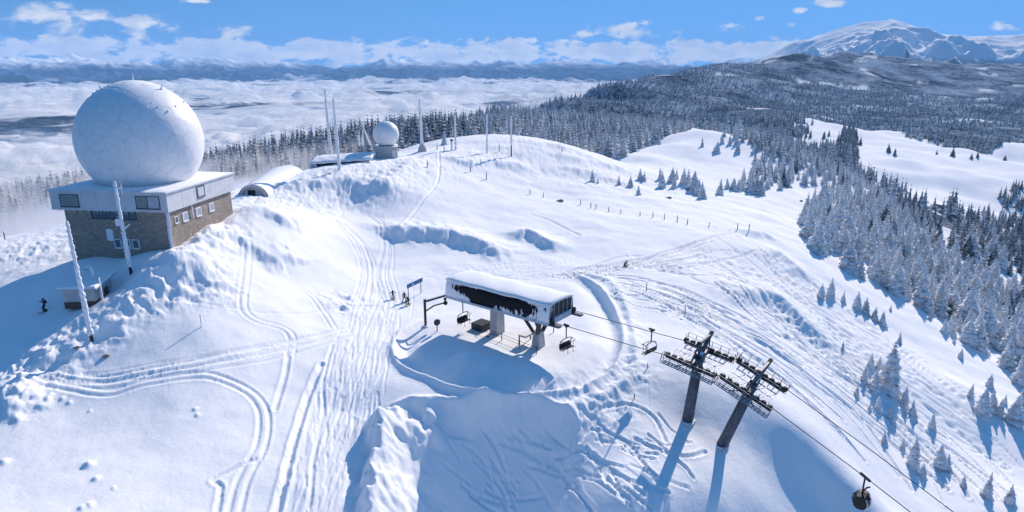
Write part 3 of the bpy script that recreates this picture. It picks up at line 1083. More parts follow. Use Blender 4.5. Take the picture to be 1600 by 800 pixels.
def height_strip(name, mat, a0, a1, na, r0, r1, nr, hf):
    A, L = np.meshgrid(np.linspace(a0, a1, na), np.exp(np.linspace(math.log(r0), math.log(r1), nr)), indexing='ij')
    x, y = L * np.sin(A), L * np.cos(A)
    z = hf(x, y, A, L)
    return structure(mesh_np(name, np.stack([x.ravel(), y.ravel(), z.ravel() + CZ], 1), grid_faces(na, nr), mat))


def prof(A, pts, dist):
    """skyline given by photograph spots -> height at that distance"""
    a = []; h = []
    for u, v in pts:
        q, e = az_el(u, v)
        a.append(q); h.append(math.tan(e) * dist)
    return np.interp(A, a, h)


def peak_h(x, y, A, L):
    D = 7600.0
    crest = prof(A, [(900, 190), (1100, 112), (1180, 90), (1220, 72), (1262, 60), (1300, 50), (1340, 38), (1372, 33), (1395, 25), (1420, 30), (1450, 42), (1490, 44), (1530, 52), (1570, 54), (1640, 50), (1750, 60), (1900, 95)], D)
    dd = (L - D)
    fall = np.where(dd < 0, dd * 0.17, -dd * 0.25)
    rg = ridged(x / 1500.0 + 3, y / 1500.0, 7, 71, 0.52)
    am = 60 + 190 * sstep(60, 1500, np.abs(dd))
    return crest + fall + (rg - 1.35) * am


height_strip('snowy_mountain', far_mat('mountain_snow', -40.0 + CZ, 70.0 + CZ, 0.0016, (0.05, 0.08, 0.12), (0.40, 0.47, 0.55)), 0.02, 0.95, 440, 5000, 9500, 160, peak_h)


def hill_h(x, y, A, L):
    D = 4900.0
    crest = prof(A, [(1020, 190), (1100, 150), (1180, 110), (1220, 97), (1290, 87), (1360, 84), (1400, 92), (1440, 110), (1480, 128), (1540, 140), (1700, 150), (1900, 160)], D)
    dd = L - D
    fall = np.where(dd < 0, dd * 0.16, -dd * 0.12)
    rg = ridged(x / 420.0, y / 420.0, 5, 81, 0.5)
    return np.maximum(crest + fall, -230) + (rg - 1.2) * 48 * sstep(-50, 500, np.abs(dd) + 150) * sstep(4300, 4900, L)


height_strip('forested_hill', far_mat('hill_forest', 260.0 + CZ, 420.0 + CZ, 0.004, (0.05, 0.085, 0.13)), 0.12, 0.95, 320, 3700, 6200, 120, hill_h)  # woods coloured bluer to paint in haze the air volume lacks


def alps_h(x, y, A, L):
    D = 21500.0
    crest = prof(A, [(-300, 97), (0, 90), (60, 95), (150, 90), (250, 97), (330, 94), (420, 100), (520, 97), (600, 91), (700, 100), (760, 97), (850, 98), (900, 95), (1000, 98), (1080, 95), (1200, 97), (1500, 100)], D)
    dd = (L - D)
    rg = ridged(x / 3300.0, y / 3300.0, 6, 101, 0.55)
    ramp = np.where(dd < 0, dd * 0.075, -dd * 0.2)
    return np.maximum(crest + ramp + (rg - 1.25) * 210, -900)


height_strip('mountain_range', far_mat('alpine_slopes', -130.0 + CZ, 150.0 + CZ, 0.0009, (0.02, 0.05, 0.11), (0.30, 0.40, 0.54)), -0.85, 0.6, 720, 15500, 26000, 100, alps_h)  # blue of distance put into the slope colours in place of haze

CLOUD_Z = -410.0


def deck_h(x, y, A, L):
    return CLOUD_Z + 34 * fbm(x / 3600.0, y / 2200.0, 3, 201) + 22 * np.abs(fbm(x / 1100.0, y / 800.0, 4, 211, 0.5))


def wisp_h(x, y, A, L):
    return CLOUD_Z + 42 + 40 * fbm(x / 3200.0, y / 2400.0, 3, 205) + 125 * np.abs(fbm(x / 800.0, y / 650.0, 5, 217, 0.52))


def cloud_mat(name, wisp):
    m, t, p, out = material(name)
    t.t.nodes.remove(p)
    geo = t.n('ShaderNodeNewGeometry')
    pos = geo.outputs['Position']
    x, y, z = t.xyz(pos)
    df = t.n('ShaderNodeBsdfDiffuse'); df.inputs['Color'].default_value = (0.96, 0.96, 0.96, 1)
    tl = t.n('ShaderNodeBsdfTranslucent'); tl.inputs['Color'].default_value = (0.96, 0.96, 0.96, 1)
    tr = t.n('ShaderNodeBsdfTransparent')
    ms = t.n('ShaderNodeMixShader'); ms.inputs[0].default_value = 0.42 if wisp else 0.25
    t.t.links.new(df.outputs[0], ms.inputs[1]); t.t.links.new(tl.outputs[0], ms.inputs[2])
    ma = t.n('ShaderNodeMixShader'); t.t.links.new(tr.outputs[0], ma.inputs[1]); t.t.links.new(ms.outputs[0], ma.inputs[2])
    t.t.links.new(ma.outputs[0], out.inputs['Surface'])
    b = t.n('ShaderNodeBump'); b.inputs['Strength'].default_value = 0.75; b.inputs['Distance'].default_value = 80.0
    t.put(b.inputs['Height'], t.noise(t.scaled(pos, (1, 0.7, 1)), 0.0030, 7.0, 0.60, 0.4))
    t.t.links.new(b.outputs[0], df.inputs['Normal'])
    n = t.noise(t.scaled(pos, (1, 0.8, 0.4)), 0.0011 if wisp else 0.0019, 7.0, 0.56, 0.8)
    big = t.noise(t.scaled(pos, (1, 0.7, 0)), 0.00045, 5.0, 0.6)
    hole = None
    for u, v, ru, rd in [(60, 208, 620, 700), (20, 196, 620, 700), (385, 162, 640, 900), (350, 156, 400, 500), (612, 147, 560, 1100), (590, 140, 300, 600), (250, 190, 260, 300), (470, 150, 260, 400), (150, 124, 900, 700), (300, 128, 1500, 500), (850, 128, 700, 500), (520, 133, 300, 250)]:
        d = pix_dir(u, v)
        k = CLOUD_Z / d[2]
        dx = t.m('MULTIPLY', t.m('SUBTRACT', x, d[0] * k), 1.0 / ru)
        dy = t.m('MULTIPLY', t.m('SUBTRACT', y, d[1] * k), 1.0 / rd)
        q = t.m('SUBTRACT', 1.0, t.m('ADD', t.m('MULTIPLY', dx, dx), t.m('MULTIPLY', dy, dy)))
        hole = q if hole is None else t.m('MAXIMUM', hole, q)
    hole = t.m('MAXIMUM', hole, -1.2)
    if wisp:
        a = t.m('ADD', t.m('MULTIPLY', t.m('SUBTRACT', n, 0.5), 3.0), t.m('MULTIPLY', t.m('SUBTRACT', big, 0.5), 2.4))
        a = t.mapr(t.m('SUBTRACT', a, t.m('MULTIPLY', t.m('MAXIMUM', hole, 0.0), 1.2)), -0.35, 0.65, 0.0, 0.95)
    else:
        a = t.mapr(t.m('ADD', t.m('MULTIPLY', hole, 0.9), t.m('MULTIPLY', t.m('SUBTRACT', n, 0.5), 6.5)), -0.5, 1.0, 1.0, 0.0)
    t.put(ma.inputs[0], a)
    return m


height_strip('sea_of_cloud', cloud_mat('cloud_deck', False), -0.95, 0.62, 340, 700, 26500, 200, deck_h)
height_strip('cloud_wisps', cloud_mat('cloud_wisps', True), -0.95, 0.62, 460, 900, 25500, 280, wisp_h)


def valley_h(x, y, A, L):
    return -640 + 170 * fbm(x / 2500.0, y / 2500.0, 5, 301)


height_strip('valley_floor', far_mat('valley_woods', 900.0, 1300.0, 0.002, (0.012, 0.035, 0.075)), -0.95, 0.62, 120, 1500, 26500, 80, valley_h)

# ------------------------------------------------------------------ radar station house
BR = R(-7.0)
e1 = Vector((math.cos(BR), math.sin(BR), 0)); e2 = Vector((-math.sin(BR), math.cos(BR), 0))
BC = Vector((-48.4, 91.8, 0)) - 9 * e1 + 9 * e2
Z_FLOOR, Z_ROOF, Z_BASE = -20.0, -17.2, -28.5
bld = thing('radar_station', (BC.x, BC.y, CZ + Z_BASE), 'square stone station house with overhanging pale upper storey under the huge radome', 'building', BR)
h0, h1 = Z_FLOOR - Z_BASE, Z_ROOF - Z_BASE
wl = MB().box(-7.6, 8.5, -8.4, 8.5, 0, h0 - 0.003)
wall = wl.build('stone_wall', M['stone'], bld)
core = MB().box(-8.9, 8.9, -8.9, 8.9, h0 + 0.15, h1 - 0.1).box(-9.0, 9.0, -9.0, 9.0, h0, h0 + 0.149)
upper = core.build('upper_storey', M['clad'], bld)
# cladding sheets, each hung on the upper storey
for side in range(4):
    rot = Matrix.Rotation(side * math.pi / 2, 4, 'Z')
    for k in range(5):
        a, b = -8.97 + k * 3.588 + 0.02, -8.97 + (k + 1) * 3.588 - 0.02
        if side == 3 and k == 4: b = 8.95
        mb = MB().box(a, b, -8.99 - 0.006 * (k % 2), -8.903, h0 + 0.155, h1 - 0.02)
        mb.v = [tuple(rot @ Vector(p)) for p in mb.v]
        mb.build('cladding_panel', M['clad'], upper)
roof = MB().box(-9.25, 9.25, -9.25, 9.25, h1 - 0.09, h1 + 0.12)
rf = roof.build('roof', M['clad'], bld)
g = 28
vs = []
for i in range(g):
    for j in range(g):
        x, y = -9.15 + 18.3 * i / (g - 1), -9.15 + 18.3 * j / (g - 1)
        ed = min(9.15 - abs(x), 9.15 - abs(y))
        vs.append((x, y, h1 + 0.124 + 0.16 * (1 - math.exp(-ed * 3)) + 0.03 * math.sin(x * 1.7) * math.sin(y * 1.3 + 1)))
mesh_np('roof_snow', vs, grid_faces(g, g), M['snow'], True, rf)


def window(parent, rot, x0, x1, z0, z1, y, fill, frame, mull=1, dark=0.07):
    """frame standing proud of a wall that faces local -Y before rot; panes as sub-parts"""
    t = Matrix.Rotation(rot, 4, 'Z')
    w = dark
    f = MB()
    f.box(x0, x1, y - 0.10, y + 0.05, z0, z0 + w).box(x0, x1, y - 0.10, y + 0.05, z1 - w, z1)
    f.box(x0, x0 + w, y - 0.098, y + 0.05, z0 + w, z1 - w).box(x1 - w, x1, y - 0.098, y + 0.05, z0 + w, z1 - w)
    for k in range(1, mull):
        xm = x0 + (x1 - x0) * k / mull
        f.box(xm - w / 2, xm + w / 2, y - 0.096, y + 0.05, z0 + w, z1 - w)
    f.box(x0 - 0.06, x1 + 0.06, y - 0.18, y + 0.05, z0 - 0.07, z0 - 0.003)
    f.v = [tuple(t @ Vector(p)) for p in f.v]
    fo = f.build('window', frame, parent)
    for k in range(mull):
        a, b = x0 + (x1 - x0) * k / mull, x0 + (x1 - x0) * (k + 1) / mull
        p = MB().box(a + w / 2 + .004, b - w / 2 - .004, y - 0.05, y - 0.03, z0 + w, z1 - w)
        p.v = [tuple(t @ Vector(q)) for q in p.v]
        p.build('pane', fill[k % len(fill)], fo)
    return fo


HP = math.pi / 2
gl, bl_, fw, fd = M['glass'], M['blind'], M['frame_white'], M['frame_dark']
window(bld, 0, -7.4, -4.5, h0 + 0.5, h0 + 2.3, -9.02, [bl_], fd)
window(bld, 0, 4.3, 7.9, h0 + 0.5, h0 + 2.3, -9.02, [bl_, M['grey_panel']], fd, 2)
window(bld, HP, -1.6, 0.3, h0 + 0.75, h0 + 2.35, -9.02, [M['clad']], fd)
window(bld, 0, -3.4, 3.6, h0 - 1.25, h0 - 0.1, -8.42, [gl], fd, 6, 0.09)
window(bld, 0, 0.9, 2.0, h0 - 5.6, h0 - 4.2, -8.42, [gl], fw, 1, 0.13)
window(bld, 0, 2.3, 3.4, h0 - 5.6, h0 - 4.2, -8.42, [gl], fw, 1, 0.13)
window(bld, 0, -0.5, 0.6, h0 - 5.6, h0 - 4.2, -8.42, [gl], fw, 1, 0.13)
for s in (-4.6, -1.2, 2.4):
    window(bld, HP, s - 0.65, s + 0.65, h0 - 2.2, h0 - 0.85, -8.52, [M['grey_panel']], fw, 1, 0.16)
window(bld, HP, -7.2, -6.4, h0 - 2.0, h0 - 1.0, -8.52, [gl], fw, 1, 0.1)
# rime and snow sticking to the walls
for (a, b, c, d, y, r) in [(-1.6, -0.4, h0 - 4.4, h0 - 2.9, -8.4, 0), (8.1, 8.75, h0 - 7.6, h0 - 0.2, -8.45, 0)]:
    mb = MB()
    n = 7
    for k in range(n):
        z = c + (d - c) * (k + 0.5) / n
        mb.ball(((a + b) / 2 + random.uniform(-.08, .08), y, z), (b - a) * 0.5, 8, 5, (1, 0.35, max(0.5, (d - c) / n / (b - a) * 1.6)))
    mb.build('rime_patch', M['rime'], wall, True)
mb = MB().tube([(8.72, -3.0, h0 - 0.1), (8.72, -3.0, h0 - 1.2), (8.72, -2.8, h0 - 2.0)], 0.09, 8)
mb.build('drain_pipe', M['rime'], wall, True)
# icicles under the overhang
mb = MB()
for k in range(46):
    x = random.uniform(-8.8, 8.8); l = random.uniform(0.15, 0.6)
    mb.tube([(x, -8.9, h0 - 0.002), (x, -8.9, h0 - l)], [0.035, 0.006], 5)
ic = mb.build('icicles', M['rime'], upper, True); ic['kind'] = 'stuff'

# ------------------------------------------------------------------ radomes: joints recessed between domed panels


def goldberg(levels):
    bm = bmesh.new()
    bmesh.ops.create_icosphere(bm, subdivisions=levels, radius=1.0)
    rr = random.Random(5)
    for v in bm.verts:
        v.co += Vector((rr.uniform(-1, 1), rr.uniform(-1, 1), rr.uniform(-1, 1))) * (0.10 if levels == 3 else 0.02)
        v.co.normalize()
    out = []
    for v in bm.verts:
        fs = list(v.link_faces)
        c = [f.calc_center_median().normalized() for f in fs]
        n = v.co
        a = n.orthogonal().normalized(); b = n.cross(a)
        c.sort(key=lambda q: math.atan2(q.dot(b), q.dot(a)))
        out.append((n.copy(), c))
    bm.free()
    return out


def radome(name, loc, rad, label, levels, zmin, rz=0.0):
    t = thing(name, loc, label, 'radome', rz)
    cut = zmin
    prof_ = []
    for k in range(33):
        a = -math.pi / 2 + math.pi * k / 32
        z = math.sin(a) * (rad - 0.035)
        if z > cut: prof_.append((max(0.02, math.cos(a) * (rad - 0.035)), z))
    prof_.insert(0, (math.sqrt(rad ** 2 - cut ** 2) * .995, cut))
    sh = MB().lathe(prof_, 64).build('shell', M['radome_edge'], t, True)
    for n, c in goldberg(levels):
        if n.z * rad < cut - 0.3: continue
        nn = len(c)
        mid = sum(c, Vector()).normalized()
        gap = 0.015 / rad
        rim = [(q + (mid - q).normalized() * gap).normalized() for q in c]
        rim2 = []
        for i in range(nn):
            rim2 += [rim[i], ((rim[i] * 2 + rim[(i + 1) % nn])).normalized(), ((rim[i] + rim[(i + 1) % nn] * 2)).normalized()]
        k = len(rim2)
        lift = random.uniform(-0.008, 0.008)
        rings = [[(mid * (1 - w) + q * w).normalized() * (rad + lift) for q in rim2] for w in (0.34, 0.67, 1.0)]
        vs = [mid * (rad + lift)] + rings[0] + rings[1] + rings[2]
        fs = []
        for i in range(k):
            j = (i + 1) % k
            fs.append((0, 1 + i, 1 + j)); fs.append((1 + i, 1 + k + i, 1 + k + j, 1 + j)); fs.append((1 + k + i, 1 + 2 * k + i, 1 + 2 * k + j, 1 + k + j))
        MB().add(vs, fs).build('panel', M['radome'], t, True)
    return t


RAD = 8.75
big = radome('radome', (BC.x, BC.y, CZ - 11.0), RAD, 'huge white spherical radome with hexagonal joints on the stone station house', 3, -6.3, 0.4)
# lower collar so the sphere closes on the roof
MB().lathe([(math.sqrt(RAD ** 2 - 5.2 ** 2) + 0.06, -5.0), (math.sqrt(RAD ** 2 - 5.7 ** 2) + 0.05, -5.5), (math.sqrt(RAD ** 2 - 6.05 ** 2) + 0.05, -6.05), (5.0, -6.055)], 64).build('collar', M['radome'], big, True)
for a, el_, l in [(0, 89, 1.1), (200, 62, 0.9), (330, 60, 0.9), (60, 60, 0.9)]:
    d = Vector((math.cos(R(a)) * math.cos(R(el_)), math.sin(R(a)) * math.cos(R(el_)), math.sin(R(el_))))
    mb = MB().tube([d * (RAD - 0.05), d * (RAD + l * .5), d * (RAD + l)], [0.15, 0.09, 0.03], 7)
    mb.build('lightning_rod', M['rime'], big, True)
mb = MB()
for k in range(40):
    a = random.uniform(0, 6.28); e = R(random.uniform(28, 82))
    d = Vector((math.cos(a) * math.cos(e), math.sin(a) * math.cos(e), math.sin(e)))
    mb.ball(d * RAD, random.uniform(0.06, 0.2), 6, 4)
sc_ = mb.build('snow_clumps', M['rime'], big, True); sc_['kind'] = 'stuff'
# snow cap at the crown, lying over the top joints
capv = []; na, nb = 40, 9
for i in range(nb):
    for j in range(na):
        a = 2 * math.pi * j / na
        lim = R(24 + 5 * math.sin(a * 3 + .5) + 3 * math.sin(a * 7))
        q = lim * i / (nb - 1)
        rr = RAD + 0.02 + 0.10 * (1 - (i / (nb - 1)) ** 3)
        capv.append((rr * math.sin(q) * math.cos(a), rr * math.sin(q) * math.sin(a), rr * math.cos(q)))
fs = [(i * na + j, i * na + (j + 1) % na, (i + 1) * na + (j + 1) % na, (i + 1) * na + j) for i in range(nb - 1) for j in range(na)]
MB().add(capv, fs).build('snow_cap', M['snow'], big, True)

sp = at(605, 246, 184.6)
sg = sp.z
blk = thing('concrete_base', (sp.x, sp.y, sg - 0.8), 'square concrete block house under the small distant white radome', 'building', R(8))
MB().box(-2.9, 2.9, -2.9, 2.9, 0, 3.9).build('wall', M['concrete'], blk, bevel=0.06)
MB().box(-3.05, 3.05, -3.05, 3.05, 3.903, 4.1).build('roof_slab', M['concrete'], blk)
MB().box(1.5, 2.5, -3.0, -2.903, 0.8, 3.1).build('door', M['frame_white'], blk)
MB().box(0.0, 0.9, -3.0, -2.903, 1.3, 2.0).build('window', M['grey_panel'], blk)
sm = radome('radome', (sp.x, sp.y, sg - 0.8 + 4.1 + 3.1), 3.55, 'small distant white radome on a concrete block, between tall masts', 2, -3.02)
MB().lathe([(2.1, -3.1), (2.1, -2.85), (1.9, -2.8)], 32).build('collar', M['dark'], sm)
MB().tube([(0, 0, 3.5), (0.05, 0, 4.6), (-0.1, 0, 5.1)], [0.15, 0.1, 0.04], 7).build('lightning_rod', M['rime'], sm, True)

# ------------------------------------------------------------------ rime-coated masts


def mast(u, v, zb, vt, rad, label, group=None, lean=0.0, flag=0.35, dark_foot=0.12):
    d = pix_dir(u, v)
    t0 = zb / d[2]
    bx, by = d[0] * t0, d[1] * t0
    kt = pix_dir(u, vt)
    zt = kt[2] / kt[1] * by
    hgt = zt - zb + 0.6
    t = thing('mast', (bx, by, zb + CZ - 0.6), label, 'mast', 0, group)
    MB().tube([(0, 0, 0), (lean * 0.5, 0, hgt * 0.5), (lean, 0, hgt - 0.2)], [rad * 0.72, rad * 0.5, rad * 0.25], 8).build('pole', M['dark'], t, True)
    n = max(14, int(hgt * 4.5))
    pts, rs = [], []
    rr = random.Random(int(u))
    for k in range(n + 1):
        f = k / n
        z = hgt * (dark_foot + (1 - dark_foot) * f)
        pts.append((lean * z / hgt - 0.04 * rad + rr.uniform(-.10, .10) * rad, rr.uniform(-.10, .10) * rad, z))
        rs.append(rad * (1.1 - 0.45 * f) * rr.uniform(0.72, 1.3))
    rs[-1] *= 0.5
    MB().tube(pts, rs, 9).build('rime_coat', M['rime'], t, True)
    if flag:
        mb = MB()
        for k in range(int(hgt * 2.2)):
            z = rr.uniform(dark_foot, 0.97) * hgt
            l = rr.uniform(0.6, 1.5) * rad * flag * 3
            a = rr.uniform(-0.6, 0.6) + math.pi
            mb.tube([(lean * z / hgt, 0, z), (lean * z / hgt + math.cos(a) * l, math.sin(a) * l, z + 0.1)], [rad * 0.5, rad * 0.12], 5)
        fl = mb.build('rime_feathers', M['rime'], t, True); fl['kind'] = 'stuff'
    return t, hgt


mast(145, 538, -32.3, 345, 0.28, 'tall rime-coated mast in front of the small snowy hut', None, -0.3)
t2, hh = mast(205, 428, -27.6, 283, 0.29, 'rime-coated mast with a side bracket before the stone house wall', None, -0.2)
MB().tube([(-0.1, 0, hh - 0.9), (0.55, -0.1, hh - 0.9), (0.62, -0.1, hh - 0.2), (0.62, -0.1, hh - 2.4)], 0.14, 7).build('side_antenna', M['rime'], t2, True)
MB().box(-0.95, -0.2, -0.2, 0.2, hh * 0.55, hh * 0.55 + 0.9).build('equipment_box', M['rime'], t2, bevel=0.08)
MB().bar((0.2, 0, hh * .52), (1.0, -0.2, hh * .57), 0.14).build('bracket', M['rime'], t2)
FM = 'distant masts on the summit ridge'
mast(517, 243, -24.0, 140, 0.42, 'tallest distant mast, leftmost of the slender masts on the summit', FM, -0.3, 0.12, 0.03)
mast(531, 268, -24.8, 153, 0.42, 'rimed mast in front of the snow-roofed shelter opening', FM, -0.3, 0.12, 0.03)
ma, mh = mast(660, 237, -24.4, 155, 0.42, 'thick rimed mast right of the small radome with a dark cone foot', FM, -0.3, 0.12, 0.1)
MB().lathe([(1.5, 0), (1.2, 1.6), (0.5, 3.0), (0.35, 3.2)], 12).build('foot_cone', M['concrete'], ma, True)
mast(712, 234, -24.8, 178, 0.34, 'rimed mast paired with a short post on the summit', FM, 0, 0.12, 0.02)
mast(761, 237, -25.6, 178, 0.30, 'thin mast standing second from the right on the summit ridge', FM, 0, 0.12, 0.02)
mast(799, 242, -26.6, 182, 0.28, 'rightmost thin dark-footed mast on the summit ridge', FM, 0, 0.1, 0.3)
p = spot(706, 236)
t = thing('short_post', (p.x, p.y, p.z - 0.3), 'short thick post beside the paired mast on the summit', 'post')
MB().tube([(0, 0, 0), (0, 0, 3.4)], [0.35, 0.3], 8).build('post_body', M['rime'], t, True)
MB().ball((0, 0, 3.5), 0.5, 8, 5, (1, 1, .7)).build('dark_cap', M['dark'], t, True)
# leaning tripod left of the small radome
tp = at(571, 222, 196)
tri = thing('tripod_aerial', (tp.x, tp.y, tp.z - 1.0), 'cluster of leaning rimed aerial poles left of the small radome', 'aerial')
MB().tube([(1.5, 0, 0), (-0.9, 0, 6.4)], [0.32, 0.22], 8).build('leaning_pole', M['rime'], tri, True)
MB().tube([(-0.9, 0.3, 0), (-0.7, 0.3, 4.6)], [0.3, 0.16], 8).build('pole', M['rime'], tri, True)
MB().tube([(-1.7, -0.3, 0), (-1.6, -0.3, 4.4)], [0.26, 0.15], 8).build('pole', M['rime'], tri, True)
# ------------------------------------------------------------------ buried buildings on the saddle
bp = at(397, 305, 140)
gp = Vector((bp.x, bp.y, gz(bp.x, bp.y)))
bun = thing('arched_bunker', (bp.x, bp.y, bp.z - 0.7), 'half-round snow-covered tunnel shelter with a dark square doorway', 'bunker', R(4))
na, L_ = 22, 27.0
vs = []; RB = 2.75
for i in range(14):
    y = -0.55 + L_ * i / 13
    for j in range(na):
        a = math.pi * j / (na - 1)
        bmp_ = 0.0 if i == 0 else 0.12 * math.sin(i * 1.7 + j * 0.6)
        rr = RB + 0.28 + bmp_ + 0.5 * (i / 13)
        vs.append((rr * 1.05 * math.cos(a) * (1 + 0.35 * (i / 13)), y, rr * math.sin(a) * (1 - 0.1 * i / 13)))
mesh_np('snow_cover', vs, grid_faces(14, na), M['snow'], True, bun)
mb = MB()
ring_o = [(2.98 * math.cos(math.pi * j / 20), -0.6, 2.98 * math.sin(math.pi * j / 20)) for j in range(21)]
ring_i = [(2.55 * math.cos(math.pi * j / 20), -0.6, 2.55 * math.sin(math.pi * j / 20)) for j in range(21)]
vs = ring_o + ring_i + [(x, 0.2, z) for x, y, z in ring_o] + [(x, 0.2, z) for x, y, z in ring_i]
fs = []
for j in range(20):
    fs += [(j, j + 1, 21 + j + 1, 21 + j), (j, 42 + j, 42 + j + 1, j + 1), (21 + j, 21 + j + 1, 63 + j + 1, 63 + j)]
mb.add(vs, fs).build('arch_rim', M['concrete'], bun)
vs = [(2.56 * math.cos(math.pi * j / 20), 0.1, 2.56 * math.sin(math.pi * j / 20)) for j in range(21)] + [(0, 0.1, 0)]
MB().add(vs, [(j, j + 1, 21) for j in range(20)]).build('end_wall', M['grey_panel'], bun)
MB().box(-1.3, 0.3, -0.06, 0.09, 0.3, 1.75).build('door', M['black'], bun)
MB().box(-1.5, -1.303, -0.10, 0.09, 0.2, 1.9).build('door_jamb', M['rime'], bun)

hp = at(532, 263, 172)
hut2 = thing('snow_roofed_shelter', (hp.x, hp.y, hp.z - 0.6), 'low shelter with thick snow roof and dark open front left of the small radome', 'shelter', R(6))
vs = []
gx_, gy_ = 24, 12
for i in range(gx_):
    for j in range(gy_):
        x = -7.2 + 15.5 * i / (gx_ - 1); y = -1.2 + 9.5 * j / (gy_ - 1)
        z = 2.7 + 0.10 * x * 0.6 + 0.9 * math.sin(min(1, j / (gy_ - 1) * 1.2) * math.pi * 0.75) + 0.08 * math.sin(x * 1.9 + j)
        vs.append((x, y, z))
top = len(vs)
o = mesh_np('roof_snow', vs, grid_faces(gx_, gy_), M['snow'], True, hut2)
sol = o.modifiers.new('thick', 'SOLIDIFY'); sol.thickness = 0.45; sol.offset = -1
MB().box(-6.2, 7.4, 0.6, 7.8, 0, 2.1).build('dark_front', M['black'], hut2)  # solid black block stands in for the shade inside the opening
for x in (-6.4, -2.8, 0.6, 4.0, 7.3):
    MB().bar((x, -0.6, 0), (x, -0.6, 2.5), 0.22).build('post', M['wood'], hut2)
MB().hexa([(-7.7, -0.8, 0), (-5.4, -0.8, 0), (-6.9, -0.8, 2.6), (-7.0, -0.8, 2.6)], [(-7.7, -0.5, 0), (-5.4, -0.5, 0), (-6.9, -0.5, 2.6), (-7.0, -0.5, 2.6)]).build('gable_frame', M['grey_panel'], hut2)
MB().bar((-8.2, -0.9, 0), (-7.0, -0.7, 2.9), 0.22).bar((-5.0, -0.9, 0), (-6.9, -0.7, 2.9), 0.22).build('gable_beams', M['rime'], hut2)
MB().box(3.0, 7.0, -0.2, 0.4, 0, 1.0).build('snow_bank', M['snow'], hut2, bevel=0.2)

# ------------------------------------------------------------------ little hut with gooseneck vent
hut = thing('hut', (-56.4, 83.8, CZ - 30.45), 'small hut with flat snowy roof and bent vent pipe below the stone house', 'hut', R(8))
MB().box(-1.9, 1.9, -2.4, 2.6, 0, 2.85).build('wall', M['concrete'], hut)
MB().box(-1.93, 1.93, -2.43, 2.63, 0, 0.95).build('bare_plinth', M['wood'], hut)
MB().hexa([(-2.5, -3.1, 2.72), (2.5, -3.1, 2.68), (2.5, 3.2, 2.95), (-2.5, 3.2, 2.95)], [(-2.5, -3.1, 2.87), (2.5, -3.1, 2.83), (2.5, 3.2, 3.1), (-2.5, 3.2, 3.1)]).build('roof', M['grey_panel'], hut)
MB().hexa([(-2.45, -3.05, 2.88), (2.45, -3.05, 2.84), (2.45, 3.15, 3.11), (-2.45, 3.15, 3.11)], [(-2.3, -2.9, 3.15), (2.3, -2.9, 3.1), (2.3, 3.0, 3.4), (-2.3, 3.0, 3.4)]).build('roof_snow', M['snow'], hut, bevel=0.06)
MB().tube([(1.1, -0.2, 3.1), (1.1, -0.2, 4.3), (0.95, -0.1, 4.75), (0.6, 0.1, 4.95), (0.25, 0.3, 4.85), (0.15, 0.35, 4.6)], 0.17, 9).build('vent_pipe', M['rime'], hut, True)
MB().tube([(0.15, 0.35, 4.6), (0.13, 0.36, 4.45)], 0.13, 9).build('vent_mouth', M['black'], hut)
MB().tube([(2.35, -1.6, -0.2), (2.35, -1.6, 3.9)], [0.16, 0.13], 8).build('corner_post', M['rime'], hut, True)
MB().box(1.91, 1.96, 0.1, 1.3, 0.3, 1.9).build('shutter', M['wood'], hut)
MB().box(-0.7, 0.4, -2.47, -2.41, 1.3, 2.1).build('window', M['grey_panel'], hut)

# ------------------------------------------------------------------ chairlift top station
LA = R(-37.5)
A_ = Vector((math.cos(LA), math.sin(LA), 0)); N_ = Vector((-math.sin(LA), math.cos(LA), 0))
SCN = Vector((-0.65, 86.6, 0))


def lift(s, lat, z):
    """point on the lift line: metres downhill from the station middle, metres to the far side, height"""
    q = SCN + A_ * s + N_ * lat
    return Vector((q.x, q.y, CZ + z))


GS = -36.7
st = thing('lift_station', lift(0, 0, GS), 'chairlift top station with long curved hood, black glazing and snowy roof', 'lift station', LA)
HB = -31.6 - GS                    # hood underside
half = [(-2.88, 0.0), (-2.9, 0.6), (-2.86, 1.2), (-2.76, 1.75), (-2.56, 2.2)]
XS = [-8.9 + 17.8 * k / 8 for k in range(9)]
for side in (1, -1):
    for k in range(8):
        vs = []; fs = []
        for x in (XS[k] + 0.012, XS[k + 1] - 0.012):
            for (y, z) in half:
                vs.append((x, y * side, HB + z))
        for x in (XS[k] + 0.012, XS[k + 1] - 0.012):
            for (y, z) in half:
                vs.append((x, (y + 0.06) * side, HB + z))
        n = 5
        for j in range(n - 1):
            fs.append((j, j + 1, n + j + 1, n + j)); fs.append((2 * n + j, 3 * n + j, 3 * n + j + 1, 2 * n + j + 1))
        fs += [(0, n, 3 * n, 2 * n), (n - 1, 3 * n - 1, 4 * n - 1, 2 * n - 1)]
        o = MB().add(vs, fs).build('glazing_panel', M['hood'], st, True)
roofp = [(-2.78, 2.08), (-2.66, 2.3), (-2.1, 2.44), (-1.0, 2.53), (0, 2.56), (1.0, 2.53), (2.1, 2.44), (2.66, 2.3), (2.78, 2.08)]
vs = []; nx = 24
for i in range(nx):
    x = -8.95 + 17.9 * i / (nx - 1)
    for (y, z) in roofp:
        k = 1.0 + 0.02 * math.sin(x * 2.1 + y * 3)
        vs.append((x, y * k, HB + z + 0.16 + 0.05 * math.sin(x * 1.1 + y)))
o = mesh_np('roof', vs, grid_faces(nx, len(roofp)), M['snow'], True, st)
o['label'] = 'snow-covered curved roof of the station'
sol = o.modifiers.new('thick', 'SOLIDIFY'); sol.thickness = 0.22; sol.offset = -1
for side in (1, -1):
    MB().box(-8.95, 8.95, *sorted((side * 2.75, side * 2.99)), HB - 0.32, HB - 0.004).build('eave_beam', M['grey_panel'], st, bevel=0.03)
